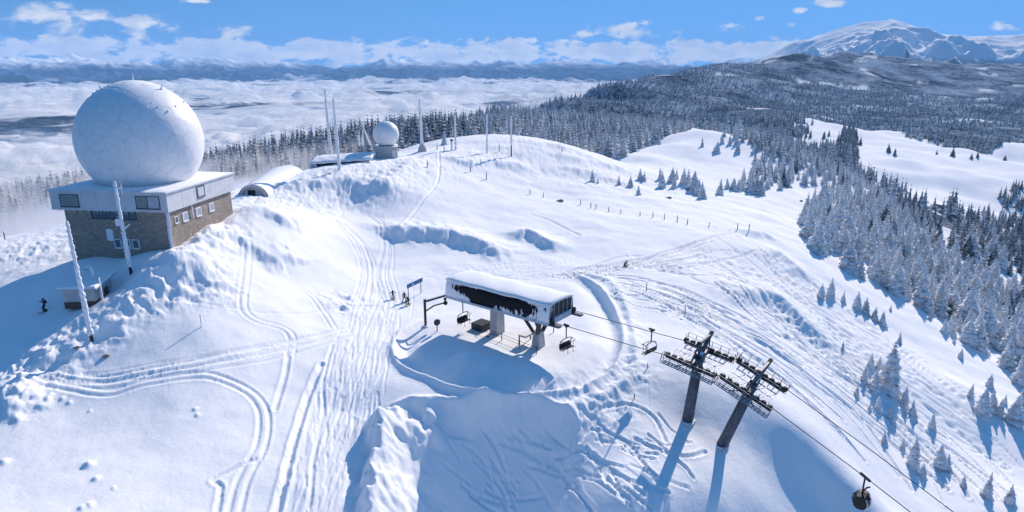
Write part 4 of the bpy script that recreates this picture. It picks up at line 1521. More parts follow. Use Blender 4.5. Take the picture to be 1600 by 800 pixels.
# ends: dark panes between white bars
for ex, sg_ in ((8.86, 1), (-8.86, -1)):
    xs = [-2.5, -1.5, -0.5, 0.5, 1.5, 2.5]
    def topz(y): return float(np.interp(abs(y), [0, 1.0, 2.1, 2.5, 2.7, 2.8, 2.86], [2.5, 2.46, 2.36, 2.2, 1.75, 1.2, 0.5]))
    for k in range(5):
        a, b = xs[k] + 0.13, xs[k + 1] - 0.13
        vs = [(ex, a, HB + 0.55), (ex, b, HB + 0.55), (ex, b, HB + topz(b) - 0.12), (ex, a, HB + topz(a) - 0.12)]
        MB().hexa(vs, [(x + 0.04 * sg_, y, z) for x, y, z in vs]).build('end_pane', M['end_glass'] if sg_ > 0 else M['grey_panel'], st)
    vs = [(ex - 0.08 * sg_, y, HB + topz(y) - 0.02) for y in np.linspace(-2.8, 2.8, 13)]
    mb = MB().add([(x, y, HB + 0.0) for x, y, z in vs] + vs, [(k, k + 1, 13 + k + 1, 13 + k) for k in range(12)])
    mb.build('end_frame', M['frame_white'] if sg_ > 0 else M['rime'], st)
    MB().box(*sorted((ex - 0.1 * sg_, ex + 0.22 * sg_)), -2.8, 2.8, HB - 0.3, HB + 0.5).build('end_beam', M['grey_panel'], st, bevel=0.05)
for side in (1, -1):                       # cable mouths sticking out at the front
    MB().box(8.9, 10.5, *sorted((side * 2.2, side * 2.95)), HB - 0.28, HB - 0.02).build('cable_guide', M['steel'], st, bevel=0.05)
    MB().tube([(9.09, side * 2.55, HB + 0.35), (9.32, side * 2.55, HB + 0.35)], 0.42, 12).build('wheel', M['black'], st)
MB().box(-8.6, 8.6, -2.7, 2.7, HB - 0.16, HB - 0.05).build('floor_plate', M['steel'], st)
MB().lathe([(2.3, 0), (2.45, 0.1), (2.45, 0.26), (2.3, 0.36)], 28, (-5.6, 0, HB - 0.62)).build('bullwheel', M['dark'], st)
for y in (-2.35, 2.35):
    MB().bar((-8.4, y, HB - 0.42), (8.6, y, HB - 0.42), 0.16, 0.22).build('running_rail', M['dark'], st)
# front support: concrete column with raking steel legs
MB().hexa([(4.6, -0.8, 0 - .8), (6.1, -0.8, -.8), (6.1, 0.8, -.8), (4.6, 0.8, -.8)], [(4.8, -0.6, 2.3), (5.8, -0.6, 2.3), (5.8, 0.6, 2.3), (4.8, 0.6, 2.3)]).build('column', M['concrete'], st, bevel=0.08)
for y in (-0.6, 0.6):
    MB().bar((4.95, y, 2.2), (3.1, y * 2, HB - 0.15), 0.34).build('raking_leg', M['dark'], st)
    MB().bar((5.55, y, 2.2), (6.6, y * 2.3, HB - 0.15), 0.5).build('raking_leg', M['dark'], st)
MB().hexa([(-2.7, -0.7, -.8), (-1.3, -0.7, -.8), (-1.3, 1.2, -.8), (-2.7, 1.2, -.8)], [(-2.6, -0.6, HB - .17), (-1.4, -0.6, HB - .17), (-1.4, 1.1, HB - .17), (-2.6, 1.1, HB - .17)]).build('pedestal', M['concrete'], st, bevel=0.08)
MB().box(-5.6, -3.65, -1.3, 1.0, -0.3, 1.25).build('drive_cabinet', M['dark'], st, bevel=0.05)
MB().box(-7.4, -1.6, -3.9, -1.75, -0.15, 0.22).build('boarding_mat', M['dark'], st, bevel=0.03)
MB().box(3.1, 4.35, -1.6, 1.2, 1.5, 1.75).build('landing', M['concrete'], st, bevel=0.03)
MB().bar((3.2, -1.5, 0), (3.2, -1.5, 1.5), 0.14).bar((3.2, 1.1, 0), (3.2, 1.1, 1.5), 0.14).build('landing_legs', M['steel'], st)

# overhead guide frame behind the station
pb = at(665, 508, 96.8)
gf = thing('guide_frame', (pb.x, pb.y, gz(pb.x, pb.y) - 0.1), 'dark steel post with two long arms reaching to the station end', 'steel frame', R(30))
MB().tube([(0, 0, 0), (0, 0, 4.3)], 0.19, 10).build('post', M['dark'], gf)
MB().bar((0.1, 0, 4.0), (3.3, 0, 4.35), 0.24, 0.26).build('arm', M['dark'], gf)
MB().bar((0.1, 0, 2.5), (1.4, 0, 3.1), 0.16).bar((1.4, 0, 3.1), (3.2, 0, 3.25), 0.16).build('arm', M['dark'], gf)
MB().bar((0.2, 0, 4.19), (3.2, 0, 4.52), 0.22, 0.1).build('snow_cap', M['snow'], gf)
MB().ball((3.25, 0, 3.2), 0.34, 8, 6).ball((3.2, 0, 3.8), 0.24, 8, 6).build('roller', M['black'], gf, True)
MB().lathe([(0.7, 0), (0.5, 0.25), (0.2, 0.35)], 12).build('foot', M['concrete'], gf)

# ------------------------------------------------------------------ chairs


def chair(loc, label, rz, name='lift_chair', kind='chair', group='chairs on the lift line'):
    t = thing(name, loc, label, 'chairlift chair', rz, group)     # origin at the grip; local x along the rope
    MB().box(-0.42, 0.42, -0.1, 0.1, -0.1, 0.14).box(-0.15, 0.15, -0.16, 0.16, -0.28, -0.1).build('grip', M['dark'], t, bevel=0.03)
    MB().tube([(0, 0, -0.2), (0, -0.02, -1.2), (0.02, 0, -1.75)], 0.075, 8).build('hanger', M['dark'], t, True)
    w = 1.08
    f = MB()
    f.tube([(0.02, -w, -1.95), (0.02, -w * .7, -1.78), (0.02, 0, -1.72), (0.02, w * .7, -1.78), (0.02, w, -1.95)], 0.055, 7)
    for y in (-w, w):
        f.tube([(0.02, y, -1.95), (-0.16, y, -2.5), (-0.12, y, -3.0), (0.15, y, -3.12), (0.6, y, -3.06)], 0.05, 7)
    f.build('frame', M['dark'], t, True)
    for k in range(4):
        y0 = -w + 0.06 + k * (2 * w - 0.12) / 4
        y1 = y0 + (2 * w - 0.12) / 4 - 0.03
        MB().hexa([(-0.1, y0, -3.06), (0.52, y0, -3.0), (0.52, y1, -3.0), (-0.1, y1, -3.06)], [(-0.1, y0, -2.94), (0.52, y0, -2.9), (0.52, y1, -2.9), (-0.1, y1, -2.94)]).build('seat', M['black'], t, bevel=0.03)
        MB().hexa([(-0.13, y0, -2.93), (-0.02, y0, -2.93), (-0.02, y1, -2.93), (-0.13, y1, -2.93)], [(-0.3, y0, -2.35), (-0.2, y0, -2.33), (-0.2, y1, -2.33), (-0.3, y1, -2.35)]).build('backrest', M['black'], t, bevel=0.03)
    b = MB()
    for y in (-0.9, 0.9):
        b.tube([(-0.1, y, -2.1), (0.35, y, -1.85), (0.75, y, -2.0)], 0.035, 6)
    b.tube([(0.75, -0.9, -2.0), (0.75, 0.9, -2.0)], 0.035, 6)
    b.build('safety_bar', M['dark'], t, True)
    MB().tube([(0.75, -0.5, -2.0), (0.75, -0.5, -3.3), (0.85, -0.7, -3.4), (0.85, -0.3, -3.4)], 0.03, 6).tube([(0.75, 0.5, -2.0), (0.75, 0.5, -3.3), (0.85, 0.3, -3.4), (0.85, 0.7, -3.4)], 0.03, 6).build('footrest', M['dark'], t, True)
    return t


chair(lift(11.4, -2.6, -31.25), 'black chair hanging on the near rope just outside the station front', LA + R(-8))
chair(lift(20.5, 2.6, -31.25), 'chair seen edge-on on the far rope between station and towers', LA + math.pi - R(8))
chair(lift(-6.0, -2.5, -31.9), 'black chair under the back end of the station hood', LA)
# cabin on the steep span
cb = lift(46.2, -2.6, -38.6)
cab = thing('lift_cabin', cb, 'small dark rounded cabin hanging on the steep near rope at lower right', 'lift cabin', LA)
MB().bar((-0.5, 0, 0.30), (0.5, 0, -0.28), 0.22, 0.26).build('grip', M['dark'], cab, bevel=0.04)
MB().tube([(0, 0, -0.1), (-0.02, 0, -1.0), (0, 0, -1.75)], 0.085, 8).tube([(0, 0, -1.6), (0.3, 0.1, -1.1), (0.55, 0.15, -0.95)], 0.08, 8).build('hanger', M['dark'], cab, True)
for k, (a, b) in enumerate(((-0.78, -0.03), (0.03, 0.78))):
    pr = [(0.0, -1.7), (0.45, -1.78), (0.72, -2.1), (0.78, -2.6), (0.62, -3.1), (0.3, -3.32), (0.0, -3.34)]
    pp = [(x, z) for x, z in pr] + [(-x, z) for x, z in pr[::-1][1:-1]]
    sh0 = 0.9
    bot = [(x * (sh0 if (a if k == 0 else b) == q else 1.0), q, z) for q in (a,) for x, z in pp]
    mb = MB().hexa([(x * (0.82 if k == 0 else 1), a, -2.5 + (z + 2.5) * (0.85 if k == 0 else 1)) for x, z in pp], [(x * (0.82 if k == 1 else 1), b, -2.5 + (z + 2.5) * (0.85 if k == 1 else 1)) for x, z in pp])
    mb.build('shell_half', M['black'], cab, bevel=0.03)
MB().tube([(0.60, 0, -1.85), (0.80, 0, -2.2), (0.84, 0, -2.6), (0.70, 0, -3.1), (0.4, 0, -3.4), (-0.4, 0, -3.4), (-0.7, 0, -3.1), (-0.84, 0, -2.6), (-0.80, 0, -2.2), (-0.6, 0, -1.85)], 0.045, 6).build('frame_hoop', M['grate'], cab, True)
MB().tube([(0.5, 0.74, -2.0), (0.72, 0.80, -2.6), (0.5, 0.78, -3.2)], 0.04, 6).tube([(0.5, -0.74, -2.0), (0.72, -0.80, -2.6), (0.5, -0.78, -3.2)], 0.04, 6).build('edge_rail', M['frame_white'], cab, True)

# ------------------------------------------------------------------ lift towers and ropes
rope_z = [(-8, -31.5), (9.5, -31.35), (20, -31.55), (24.2, -31.6), (27.7, -31.75), (30.8, -32.25), (31.4, -32.4), (33.8, -33.05), (36.8, -34.2), (46.2, -38.6), (50.2, -40.6), (62, -46.5), (85, -57)]


def rz_at(s):
    return float(np.interp(s, [a for a, _ in rope_z], [b for _, b in rope_z]))


for lat, lab in ((-2.6, 'near dark haul rope running from the station over both towers downhill'), (2.6, 'far dark haul rope running from the station over both towers downhill')):
    mb = MB().tube([lift(s, lat, z) for s, z in rope_z], 0.045, 6)
    tag(mb.build('lift_rope', M['rope'], None, True), lab, 'rope', 'haul ropes of the lift')


def tower(s_top, s_foot, zfoot, slope, label):
    top = lift(s_top, 0, rz_at(s_top) - 0.55)
    foot = lift(s_foot, -0.1, zfoot - 1.0)
    t = thing('lift_tower', (foot.x, foot.y, foot.z), label, 'lift tower', LA, 'steel towers of the chairlift')
    ax = (top - foot)
    loc = Matrix.Rotation(-LA, 4, 'Z') @ ax                  # local vector of the leaning tube
    L = loc.length
    up = loc.normalized()
    MB().tube([(0, 0, 0), loc * 0.5, loc], [0.64, 0.58, 0.52], 16).build('tube', M['steel'], t, True)
    for k, f in enumerate((0.02, 0.5, 0.985)):
        MB().tube([loc * f - up * 0.06, loc * f + up * 0.06], 0.7 - 0.2 * f, 16).build('flange', M['steel'], t)
    mb = MB()                                               # ladder on the uphill side
    off = Vector((-0.62, 0, 0))
    for y in (-0.2, 0.2):
        mb.bar(loc * 0.06 + off + Vector((0, y, 0)), loc * 0.97 + off * .8 + Vector((0, y, 0)), 0.06)
    n = int(L / 0.35)
    for k in range(n):
        c = loc * (0.08 + 0.88 * k / n) + off * (1 - .2 * k / n)
        mb.bar(c + Vector((0, -0.2, 0)), c + Vector((0, 0.2, 0)), 0.04)
    mb.build('ladder', M['grate'], t)
    fx = Vector((math.cos(slope), 0, -math.sin(slope)))      # along the rope, local
    fz = Vector((math.sin(slope), 0, math.cos(slope)))
    fy = Vector((0, 1, 0))
    O = loc
    W = lambda a, b, c: O + fx * a + fy * b + fz * c
    # crossarm
    MB().hexa([W(-.3, -3.0, .1), W(.3, -3.0, .1), W(.3, 3.0, .1), W(-.3, 3.0, .1)], [W(-.26, -3.0, .5), W(.26, -3.0, .5), W(.26, 3.0, .5), W(-.26, 3.0, .5)]).build('crossarm', M['steel'], t, bevel=0.04)
    MB().hexa([W(-.5, -.7, -.1), W(.5, -.7, -.1), W(.5, .7, -.1), W(-.5, .7, -.1)], [W(-.4, -.6, .9), W(.4, -.6, .9), W(.4, .6, .9), W(-.4, .6, .9)]).build('head', M['grate'], t, bevel=0.06)
    # lifting gantry: raking legs up to a short beam
    for sy in (-1, 1):
        MB().bar(W(0, sy * 0.45, .7), W(0.1, sy * 1.5, 2.7), 0.32).build('gantry_leg', M['steel'], t)
        MB().bar(W(0, sy * 2.75, .4), W(0.1, sy * 1.5, 2.7), 0.15).build('gantry_brace', M['grate'], t)
        MB().bar(W(0.1, sy * 1.1, 2.55), W(0.1, sy * 2.0, 2.95), 0.36, 0.3).build('gantry_head', M['dark'], t)
    MB().bar(W(0.1, -1.5, 2.7), W(0.1, 1.5, 2.7), 0.26).build('gantry_beam', M['steel'], t)
    for sy in (-1, 1):
        yb = sy * 2.6
        # sheave train: beam with eight wheels carrying the rope
        MB().hexa([W(-2.95, yb - .1, .02), W(2.95, yb - .1, .02), W(2.95, yb + .1, .02), W(-2.95, yb + .1, .02)], [W(-2.95, yb - .13, .4), W(2.95, yb - .13, .4), W(2.95, yb + .13, .4), W(-2.95, yb + .13, .4)]).build('sheave_beam', M['steel'], t)
        tr = t
        for k in range(8):
            a = -2.8 + 0.8 * k
            MB().tube([W(a, yb - .16, .42), W(a, yb + .16, .42)], 0.3, 12).build('sheave', M['black'], t)
        # catwalk outside the train with open grating and railings
        y0 = sy * 2.95; y1 = sy * 3.7
        g = MB()
        for yy in (y0, (y0 + y1) / 2, y1):
            g.bar(W(-3.05, yy, -.25), W(3.05, yy, -.25), 0.07, 0.1)
        for k in range(15):
            a = -3.05 + 6.1 * k / 14
            g.bar(W(a, y0, -.2), W(a, y1, -.2), 0.12, 0.04)
        g.build('catwalk', M['grate'], t)
        rl = MB()
        for zc in (0.45, 0.95):
            rl.tube([W(-3.05, y0, zc), W(-3.05, y1, zc), W(3.05, y1, zc), W(3.05, y0, zc)], 0.035, 6)
        for k in range(7):
            a = -3.05 + 6.1 * k / 6
            rl.bar(W(a, y1, -.2), W(a, y1, .95), 0.06)
        for a in (-3.05, 3.05):
            rl.bar(W(a, y0, -.2), W(a, y0, .95), 0.06)
        rl.build('railing', M['grate'], t)
        for a in (-1.5, 1.5):
            MB().bar(W(a * .2, sy * 2.2, .1), W(a, sy * 3.3, -.28), 0.1).build('bracket', M['steel'], t)
    # inner walkway between the trains
    g = MB()
    for yy in (-1.5, 1.5):
        g.bar(W(-2.4, yy, -.1), W(2.4, yy, -.1), 0.09)
        g.tube([W(-2.4, yy, -.1), W(-2.4, yy, .85), W(2.4, yy, .85), W(2.4, yy, -.1)], 0.035, 6)
    for k in range(9):
        a = -2.4 + 4.8 * k / 8
        g.bar(W(a, -2.5, 0.0), W(a, 2.5, 0.0), 0.07)
    for k in range(4):
        a = -2.4 + 4.8 * k / 4
        g.bar(W(a, -1.5, -.1), W(a + 1.2, 1.5, -.1), 0.06)
    g.build('cross_bracing', M['grate'], t)
    MB().box(-0.9, 0.9, -0.9, 0.9, 0.55, 1.05).build('footing', M['concrete'], t, bevel=0.1)
    return t


tower(27.7, 26.9, -40.3, R(9), 'dark tubular lift tower nearer the station, with catwalks and sheaves')
tower(33.9, 31.0, -41.9, R(21), 'leaning dark lift tower farther from the station, at the steep brow')

# ------------------------------------------------------------------ sign and small posts
a_, b_ = at(636, 449, 105.5), at(660, 436, 109.0)
mid = (a_ + b_) / 2
gzz = gz(mid.x, mid.y)
sgn = thing('sign', (mid.x, mid.y, gzz - 0.2), 'long blue board with a small white mark beside the three skiers', 'sign', math.atan2(b_.y - a_.y, b_.x - a_.x))
hb = mid.z - gzz + 0.2
MB().box(-2.1, 2.1, -0.05, 0.05, hb - 0.32, hb + 0.36).build('board', M['blue'], sgn, bevel=0.02)
MB().hexa([(-0.95, -0.06, hb - .18), (-0.55, -0.06, hb - .18), (-0.35, -0.06, hb + .22), (-0.7, -0.06, hb + .12)], [(-0.95, -0.051, hb - .18), (-0.55, -0.051, hb - .18), (-0.35, -0.051, hb + .22), (-0.7, -0.051, hb + .12)]).build('white_mark', M['frame_white'], sgn)
MB().box(-2.1, 2.1, -0.06, 0.06, hb + 0.363, hb + 0.42).build('snow_cap', M['snow'], sgn)
for x in (-1.7, 1.7):
    MB().tube([(x, 0.1, 0), (x, 0.1, hb + .3)], 0.06, 7).build('post', M['dark'], sgn)


def post(u, v, h, label, group=None, rad=0.07, mat='wood', cap=True):
    p = spot(u, v)
    t = thing('marker_post', (p.x, p.y, p.z - 0.15), label, 'post', random.uniform(0, 3), group)
    MB().tube([(0, 0, 0), (0.03, 0, h)], rad, 7).build('stake', M[mat], t)
    if cap: MB().ball((-0.04, 0, h - 0.05), rad * 1.7, 7, 5, (1, 1, 1.6)).build('rime_cap', M['rime'], t, True)
    return t


pst = post(683, 518, 1.5, 'short post with a round disc beside the guide frame', None, 0.08, 'dark', False)
MB().tube([(0.05, 0, 1.5), (0.05, 0.06, 1.5)], 0.5, 14).build('disc', M['grate'], pst)
FQ = [spot(u, v) for u, v in ((752, 522), (784, 534), (812, 544), (838, 553))]
fen = thing('rope_fence', FQ[0], 'low rope fence on dark stakes in front of the station supports', 'fence')
for q in FQ:
    l = q - FQ[0]
    MB().tube([l + Vector((0, 0, -0.2)), l + Vector((0, 0, 1.05))], 0.06, 7).build('stake', M['dark'], fen)
for zz in (0.5, 0.95):
    MB().tube([q - FQ[0] + Vector((0, 0, zz)) for q in FQ], 0.025, 6).build('rope', M['rope'], fen)
post(865, 520, 1.0, 'thin stake to the right of the station front support', None, 0.07, 'dark', False)
post(1070, 492, 1.9, 'tall thin pole alone on the tracked slope above the towers', None, 0.07, 'wood')
post(1010, 455, 1.5, 'thin pole on the tracked slope beside the ring bank', None, 0.06, 'wood')
post(1012, 575, 0.9, 'low dark stake under the far rope', None, 0.06, 'dark', False)
post(991, 622, 0.8, 'low stake right below the ring bank', None, 0.06, 'dark', False)
post(42, 362, 2.0, 'lone stake on the white slope at the far left edge', None, 0.09, 'wood')
post(8, 374, 1.8, 'stake at the extreme left edge above the wind-blown snow', None, 0.09, 'wood')
post(315, 512, 1.9, 'single slanted stake in the smooth snow left of the tracks', None, 0.07, 'rime', False)
FP = 'stakes of the rope line across the open slope'
NTH = ['leftmost', 'second from left', 'third from left', 'fourth from left', 'fifth from left', 'sixth from left', 'seventh from left', 'eighth from left', 'ninth from left', 'tenth from left', 'eleventh from left', 'twelfth from left', 'thirteenth from left', 'fourteenth from left', 'rightmost']
for k, (u, v) in enumerate([(828, 304), (849, 308), (907, 320), (923, 325), (931, 326), (951, 330), (970, 333), (1000, 337), (1020, 340), (1038, 343), (1058, 347), (1074, 350), (1108, 354), (1152, 360), (1170, 362)]):
    post(u, v, random.uniform(1.0, 1.9), f'{NTH[k]} of the small rime-tipped stakes in the line across the open slope', FP, 0.10)
SM_ = 'small stakes on the summit plateau'
for k, (u, v) in enumerate([(668, 262), (683, 236), (694, 238), (735, 268), (760, 280), (780, 236), (878, 238)]):
    post(u, v, random.uniform(1.2, 2.2), f'{NTH[k]} of the small rimed stakes on the summit plateau by the masts' if k < 6 else 'rightmost of the small rimed stakes on the summit plateau', SM_, 0.12)
# stones poking out of the snow
for u, v, s, lab in [(875, 315, 0.85, 'dark stone poking out of the open white slope'), (1045, 310, 0.8, 'flat dark stone below the small spruces on the slope'), (1251, 315, .8, 'dark stone left of the forest edge'), (120, 545, .35, 'dark stone in the rimed spur left of the tall mast'), (165, 556, .4, 'dark stone at the track right of the tall mast')]:
    p = spot(u, v)
    mb = MB().ball((0, 0, 0.1), s, 9, 6, (1.1, 0.8, 0.55))
    mb.v = [(x * (1 + .2 * math.sin(5 * y + z * 3)), y, z * (1 + .25 * math.sin(4 * x))) for x, y, z in mb.v]
    o = mb.build('stone', M['stone'], None, True)
    o.location = p
    tag(o, lab, 'stone')

# ------------------------------------------------------------------ people


def person_mat():
    m, t, p, _ = material('ski_clothing_and_face')
    z = t.xyz(t.coord('Object'))[2]
    n = t.noise(t.coord('Object'), 12.0, 3.0)
    jacket = t.mix(n, (0.018, 0.02, 0.03), (0.035, 0.038, 0.05))
    c = t.mix(t.mapr(z, 0.86, 0.88), t.mix(n, (0.012, 0.013, 0.018), (0.03, 0.03, 0.035)), jacket)
    c = t.mix(t.mapr(z, 1.49, 1.51), c, (0.52, 0.34, 0.26))
    t.put(p.inputs['Base Color'], c)
    p.inputs['Roughness'].default_value = 0.8
    return m


M['person'] = person_mat()


def person(u, v, label, rz, arms=((-0.35, 0.25, 1.0), (0.35, 0.25, 1.0)), bend=0.0, stance=0.16, size=1.0, knee=0.06, poles=True, skis=True):
    p = spot(u, v)
    t = thing('person', (p.x, p.y, p.z + 0.02), label, 'person', rz)
    t.scale = (size, size, size)
    # skeleton: local +Y is forward
    hip = Vector((0, -0.1 * bend, 0.93 - 0.22 * bend - knee))
    chest = hip + Vector((0, 0.36 * bend, 0.40 - 0.12 * bend)); neck = chest + Vector((0, 0.12 * bend, 0.17 - 0.03 * bend)); head = neck + Vector((0, 0.03 + 0.03 * bend, 0.12)); crown = head + Vector((0, 0.0, 0.12))
    V = [hip, hip + Vector((0, .05 * bend, 0.18)), chest, neck, head, crown]
    E = [(0, 1), (1, 2), (2, 3), (3, 4), (4, 5)]
    S = [0.155, 0.14, 0.16, 0.065, 0.10, 0.07]
    def chain(start, pts, rs):
        k = start
        for q, r in zip(pts, rs):
            V.append(Vector(q)); S.append(r); E.append((k, len(V) - 1)); k = len(V) - 1
        return k
    hands = []
    for sx, hd in ((-1, arms[0]), (1, arms[1])):
        sh = chest + Vector((sx * 0.19, 0, 0.08))
        hd = Vector(hd)
        el_ = (sh + hd) / 2 + Vector((sx * 0.06, -0.10, -0.05))
        chain(2, [sh, el_, sh.lerp(hd, 0.88), hd], [0.075, 0.058, 0.043, 0.038])
        hands.append((sx, hd))
        kn = Vector((sx * (0.10 + stance * .5), 0.10 + knee * 2 + .1 * bend, 0.50 - knee * .3))
        an = Vector((sx * stance, -0.02, 0.12))
        chain(0, [hip + Vector((sx * 0.10, 0, -0.06)), kn, an, an + Vector((0, 0.16, -0.05))], [0.105, 0.075, 0.062, 0.05])
    me = bpy.data.meshes.new('body')
    me.from_pydata([tuple(q) for q in V], E, [])
    o = bpy.data.objects.new('body', me); COL.objects.link(o); o.parent = t
    sk = o.modifiers.new('skin', 'SKIN'); sk.use_smooth_shade = True
    lay = me.skin_vertices[0].data
    for i, r in enumerate(S):
        lay[i].radius = (r, r * (0.72 if i < 3 else 1.0)); lay[i].use_root = (i == 0)
    o.modifiers.new('smooth', 'SUBSURF').levels = 1
    o.modifiers['smooth'].render_levels = 1
    me.materials.append(M['person'])
    MB().ball(head + Vector((0, -0.015, 0.05)), 0.135, 12, 8, (0.95, 1.1, 0.95)).build('helmet', M['helmet'], t, True)
    MB().box(-0.08, 0.08, head.y + 0.09, head.y + 0.13, head.z - 0.0, head.z + 0.07).build('goggles', M['black'], t, bevel=0.02)
    for sx, hd in hands:                                    # gloves: palm, four curled fingers, thumb
        gm = MB().ball(hd + Vector((0, 0.03, -0.02)), 0.055, 8, 6, (0.75, 1.1, 0.9))
        for k in range(4):
            b0 = hd + Vector((sx * -0.01 + 0, 0.085, 0.025 - 0.022 * k))
            l = (0.055, 0.065, 0.06, 0.045)[k]
            gm.tube([b0, b0 + Vector((-sx * 0.015, l * .8, -0.005)), b0 + Vector((-sx * 0.055, l * .7, -0.01)), b0 + Vector((-sx * 0.06, l * .1, -0.01))], [0.014, 0.013, 0.012, 0.01], 6)
        b0 = hd + Vector((-sx * 0.035, 0.03, 0.03))
        gm.tube([b0, b0 + Vector((-sx * 0.03, 0.035, 0.01)), b0 + Vector((-sx * 0.035, 0.075, 0.0))], [0.016, 0.014, 0.011], 6)
        gm.build('glove', M['cloth'], t, True)
        if poles:
            MB().tube([hd + Vector((-sx * .03, 0.12, 0.14)), hd + Vector((-sx * .03, 0.11, 0)), (hd.x + sx * 0.12, hd.y - 0.15, 0.0)], [0.016, 0.012, 0.008], 6).build('ski_pole', M['dark'], t)
    for sx in (-1, 1):
        MB().box(sx * stance - .06, sx * stance + .06, -0.16, 0.2, 0.03, 0.3).build('ski_boot', M['dark'], t, bevel=0.04)
        if skis:
            MB().hexa([(sx * stance - .045, -0.8, 0), (sx * stance + .045, -0.8, 0), (sx * stance + .05, 0.75, 0), (sx * stance - .05, 0.75, 0)], [(sx * stance - .045, -0.8, .025), (sx * stance + .045, -0.8, .025), (sx * stance + .05, 0.75, .025), (sx * stance - .05, 0.75, .025)]).hexa([(sx * stance - .05, 0.752, 0), (sx * stance + .05, 0.752, 0), (sx * stance + .02, 0.95, 0.08), (sx * stance - .02, 0.95, 0.08)], [(sx * stance - .05, 0.752, .025), (sx * stance + .05, 0.752, .025), (sx * stance + .02, 0.95, 0.105), (sx * stance - .02, 0.95, 0.105)]).build('ski', M['ski'], t)
    MB().box(-0.15, 0.15, chest.y - 0.3, chest.y - 0.14, chest.z - 0.28, chest.z + 0.12).build('backpack', M['cloth'], t, bevel=0.05)
    return t


person(71, 486, 'lone person in dark clothing standing with arms raised left of the hut', R(150), ((-0.28, 0.30, 1.32), (0.42, 0.22, 1.28)), size=1.08, poles=False)
person(614, 466, 'dark-clad skier with arms spread, leftmost of the three by the blue sign', R(200), ((-0.52, 0.1, 0.95), (0.5, 0.1, 0.92)), size=0.95, knee=0.12, bend=.3)
person(632, 471, 'dark-clad skier with legs apart, middle of the three by the blue sign', R(190), ((-0.32, 0.25, 0.98), (0.3, 0.28, 1.0)), stance=0.26)
person(638, 475, 'skier bending forward, nearest of the three by the blue sign', R(165), ((-0.3, 0.35, 0.8), (0.3, 0.35, 0.8)), bend=.6, knee=.1)
person(976, 416, 'dark crouching skier alone on the tracked slope behind the station', R(-75), ((-0.35, 0.45, 0.75), (0.4, 0.5, 0.7)), bend=.9, stance=0.28, knee=0.14, size=1.1)

# ------------------------------------------------------------------ trees


def crown_mesh(name, seed, levels, nb, wide, mat, full=True):
    """a spruce crown one metre tall: whorls of drooping boughs loaded with rime"""
    rr = random.Random(seed)
    v, f = [], []
    for i in range(levels):
        t = 0.02 + 0.93 * (i / (levels - 1)) ** 0.95
        rad = wide * (1 - t) ** 0.82 * rr.uniform(0.85, 1.12) + 0.012
        n = max(4, int(round(nb * (0.6 + 0.4 * (1 - t)))))
        a0 = rr.uniform(0, 6.28)
        for k in range(n):
            a = a0 + 6.283 * k / n + rr.uniform(-.3, .3)
            r = rad * rr.uniform(0.65, 1.2)
            w = r * rr.uniform(0.34, 0.52) + 0.008
            ca, sa = math.cos(a), math.sin(a)
            dr = r * rr.uniform(0.25, 0.55)
            z0 = t + rr.uniform(-.012, .012) + 0.03
            def q(rad_, side, dz): return (rad_ * ca - side * sa, rad_ * sa + side * ca, z0 + dz)
            b = len(v)
            if full:
                v += [q(0, 0, 0.03), q(r * .55, w, -dr * .55), q(r * .55, -w, -dr * .55), q(r * .6, 0, -dr * .28), q(r, 0, -dr), q(r * .8, w * .6, -dr * 1.35), q(r * .8, -w * .6, -dr * 1.35), q(r * .4, w * .5, -dr * 1.1), q(r * .4, -w * .5, -dr * 1.1)]
                f += [(b, b + 3, b + 1), (b, b + 2, b + 3), (b + 3, b + 4, b + 1), (b + 3, b + 2, b + 4), (b + 1, b + 4, b + 5), (b + 4, b + 2, b + 6), (b + 1, b + 5, b + 7), (b + 2, b + 8, b + 6)]
            else:
                v += [q(0, 0, 0.03), q(r * .6, w * 1.25, -dr * .8), q(r * .6, -w * 1.25, -dr * .8), q(r, 0, -dr * .9)]
                f += [(b, b + 2, b + 3), (b, b + 3, b + 1)]
    b = len(v)
    for k in range(5):
        v.append((wide * 0.5 * math.cos(k * 1.2566), wide * 0.5 * math.sin(k * 1.2566), 0.03))
    v.append((0, 0, 0.9))
    f += [(b + k, b + (k + 1) % 5, b + 5) for k in range(5)]
    b = len(v)
    v += [(0.012, 0, .93), (-0.006, 0.01, .93), (-0.006, -0.01, .93), (0, 0, 1.02)]
    f += [(b, b + 1, b + 3), (b + 1, b + 2, b + 3), (b + 2, b, b + 3)]
    return v, f


PROTO = []
for k in range(8):
    v, f = crown_mesh('crown', 100 + k, 13 + k % 3, 8 + k % 2, 0.26 + 0.035 * (k % 4), None)
    for mk in ('spruce', 'spruce_dark'):
        me = bpy.data.meshes.new('crown'); me.from_pydata(v, [], f); me.materials.append(M[mk])
        if mk == 'spruce': PROTO.append([me, None, None])
        else: PROTO[-1][1] = me
    mb = MB().tube([(0, 0, -0.08), (0.004, 0, 0.3), (0, 0.003, 0.92)], [0.026, 0.019, 0.004], 6)
    me = bpy.data.meshes.new('trunk'); me.from_pydata(mb.v, [], mb.f); me.materials.append(M['bark'])
    PROTO[-1][2] = me


def tree(x, y, h, label, group=None, dark=False, lean=0.0):
    z = gz(x, y)
    t = thing('spruce_tree', (x, y, z - 0.15 * 1), label, 'tree', random.uniform(0, 6.28), group)
    w = h * random.uniform(0.82, 1.3)
    k = random.randrange(8)
    for nm, me in (('crown', PROTO[k][1 if dark else 0]), ('trunk', PROTO[k][2])):
        o = bpy.data.objects.new(nm, me); COL.objects.link(o); o.parent = t
        o.scale = (w, w, h)
        o.rotation_euler = (lean, lean * .5, 0)
    return t


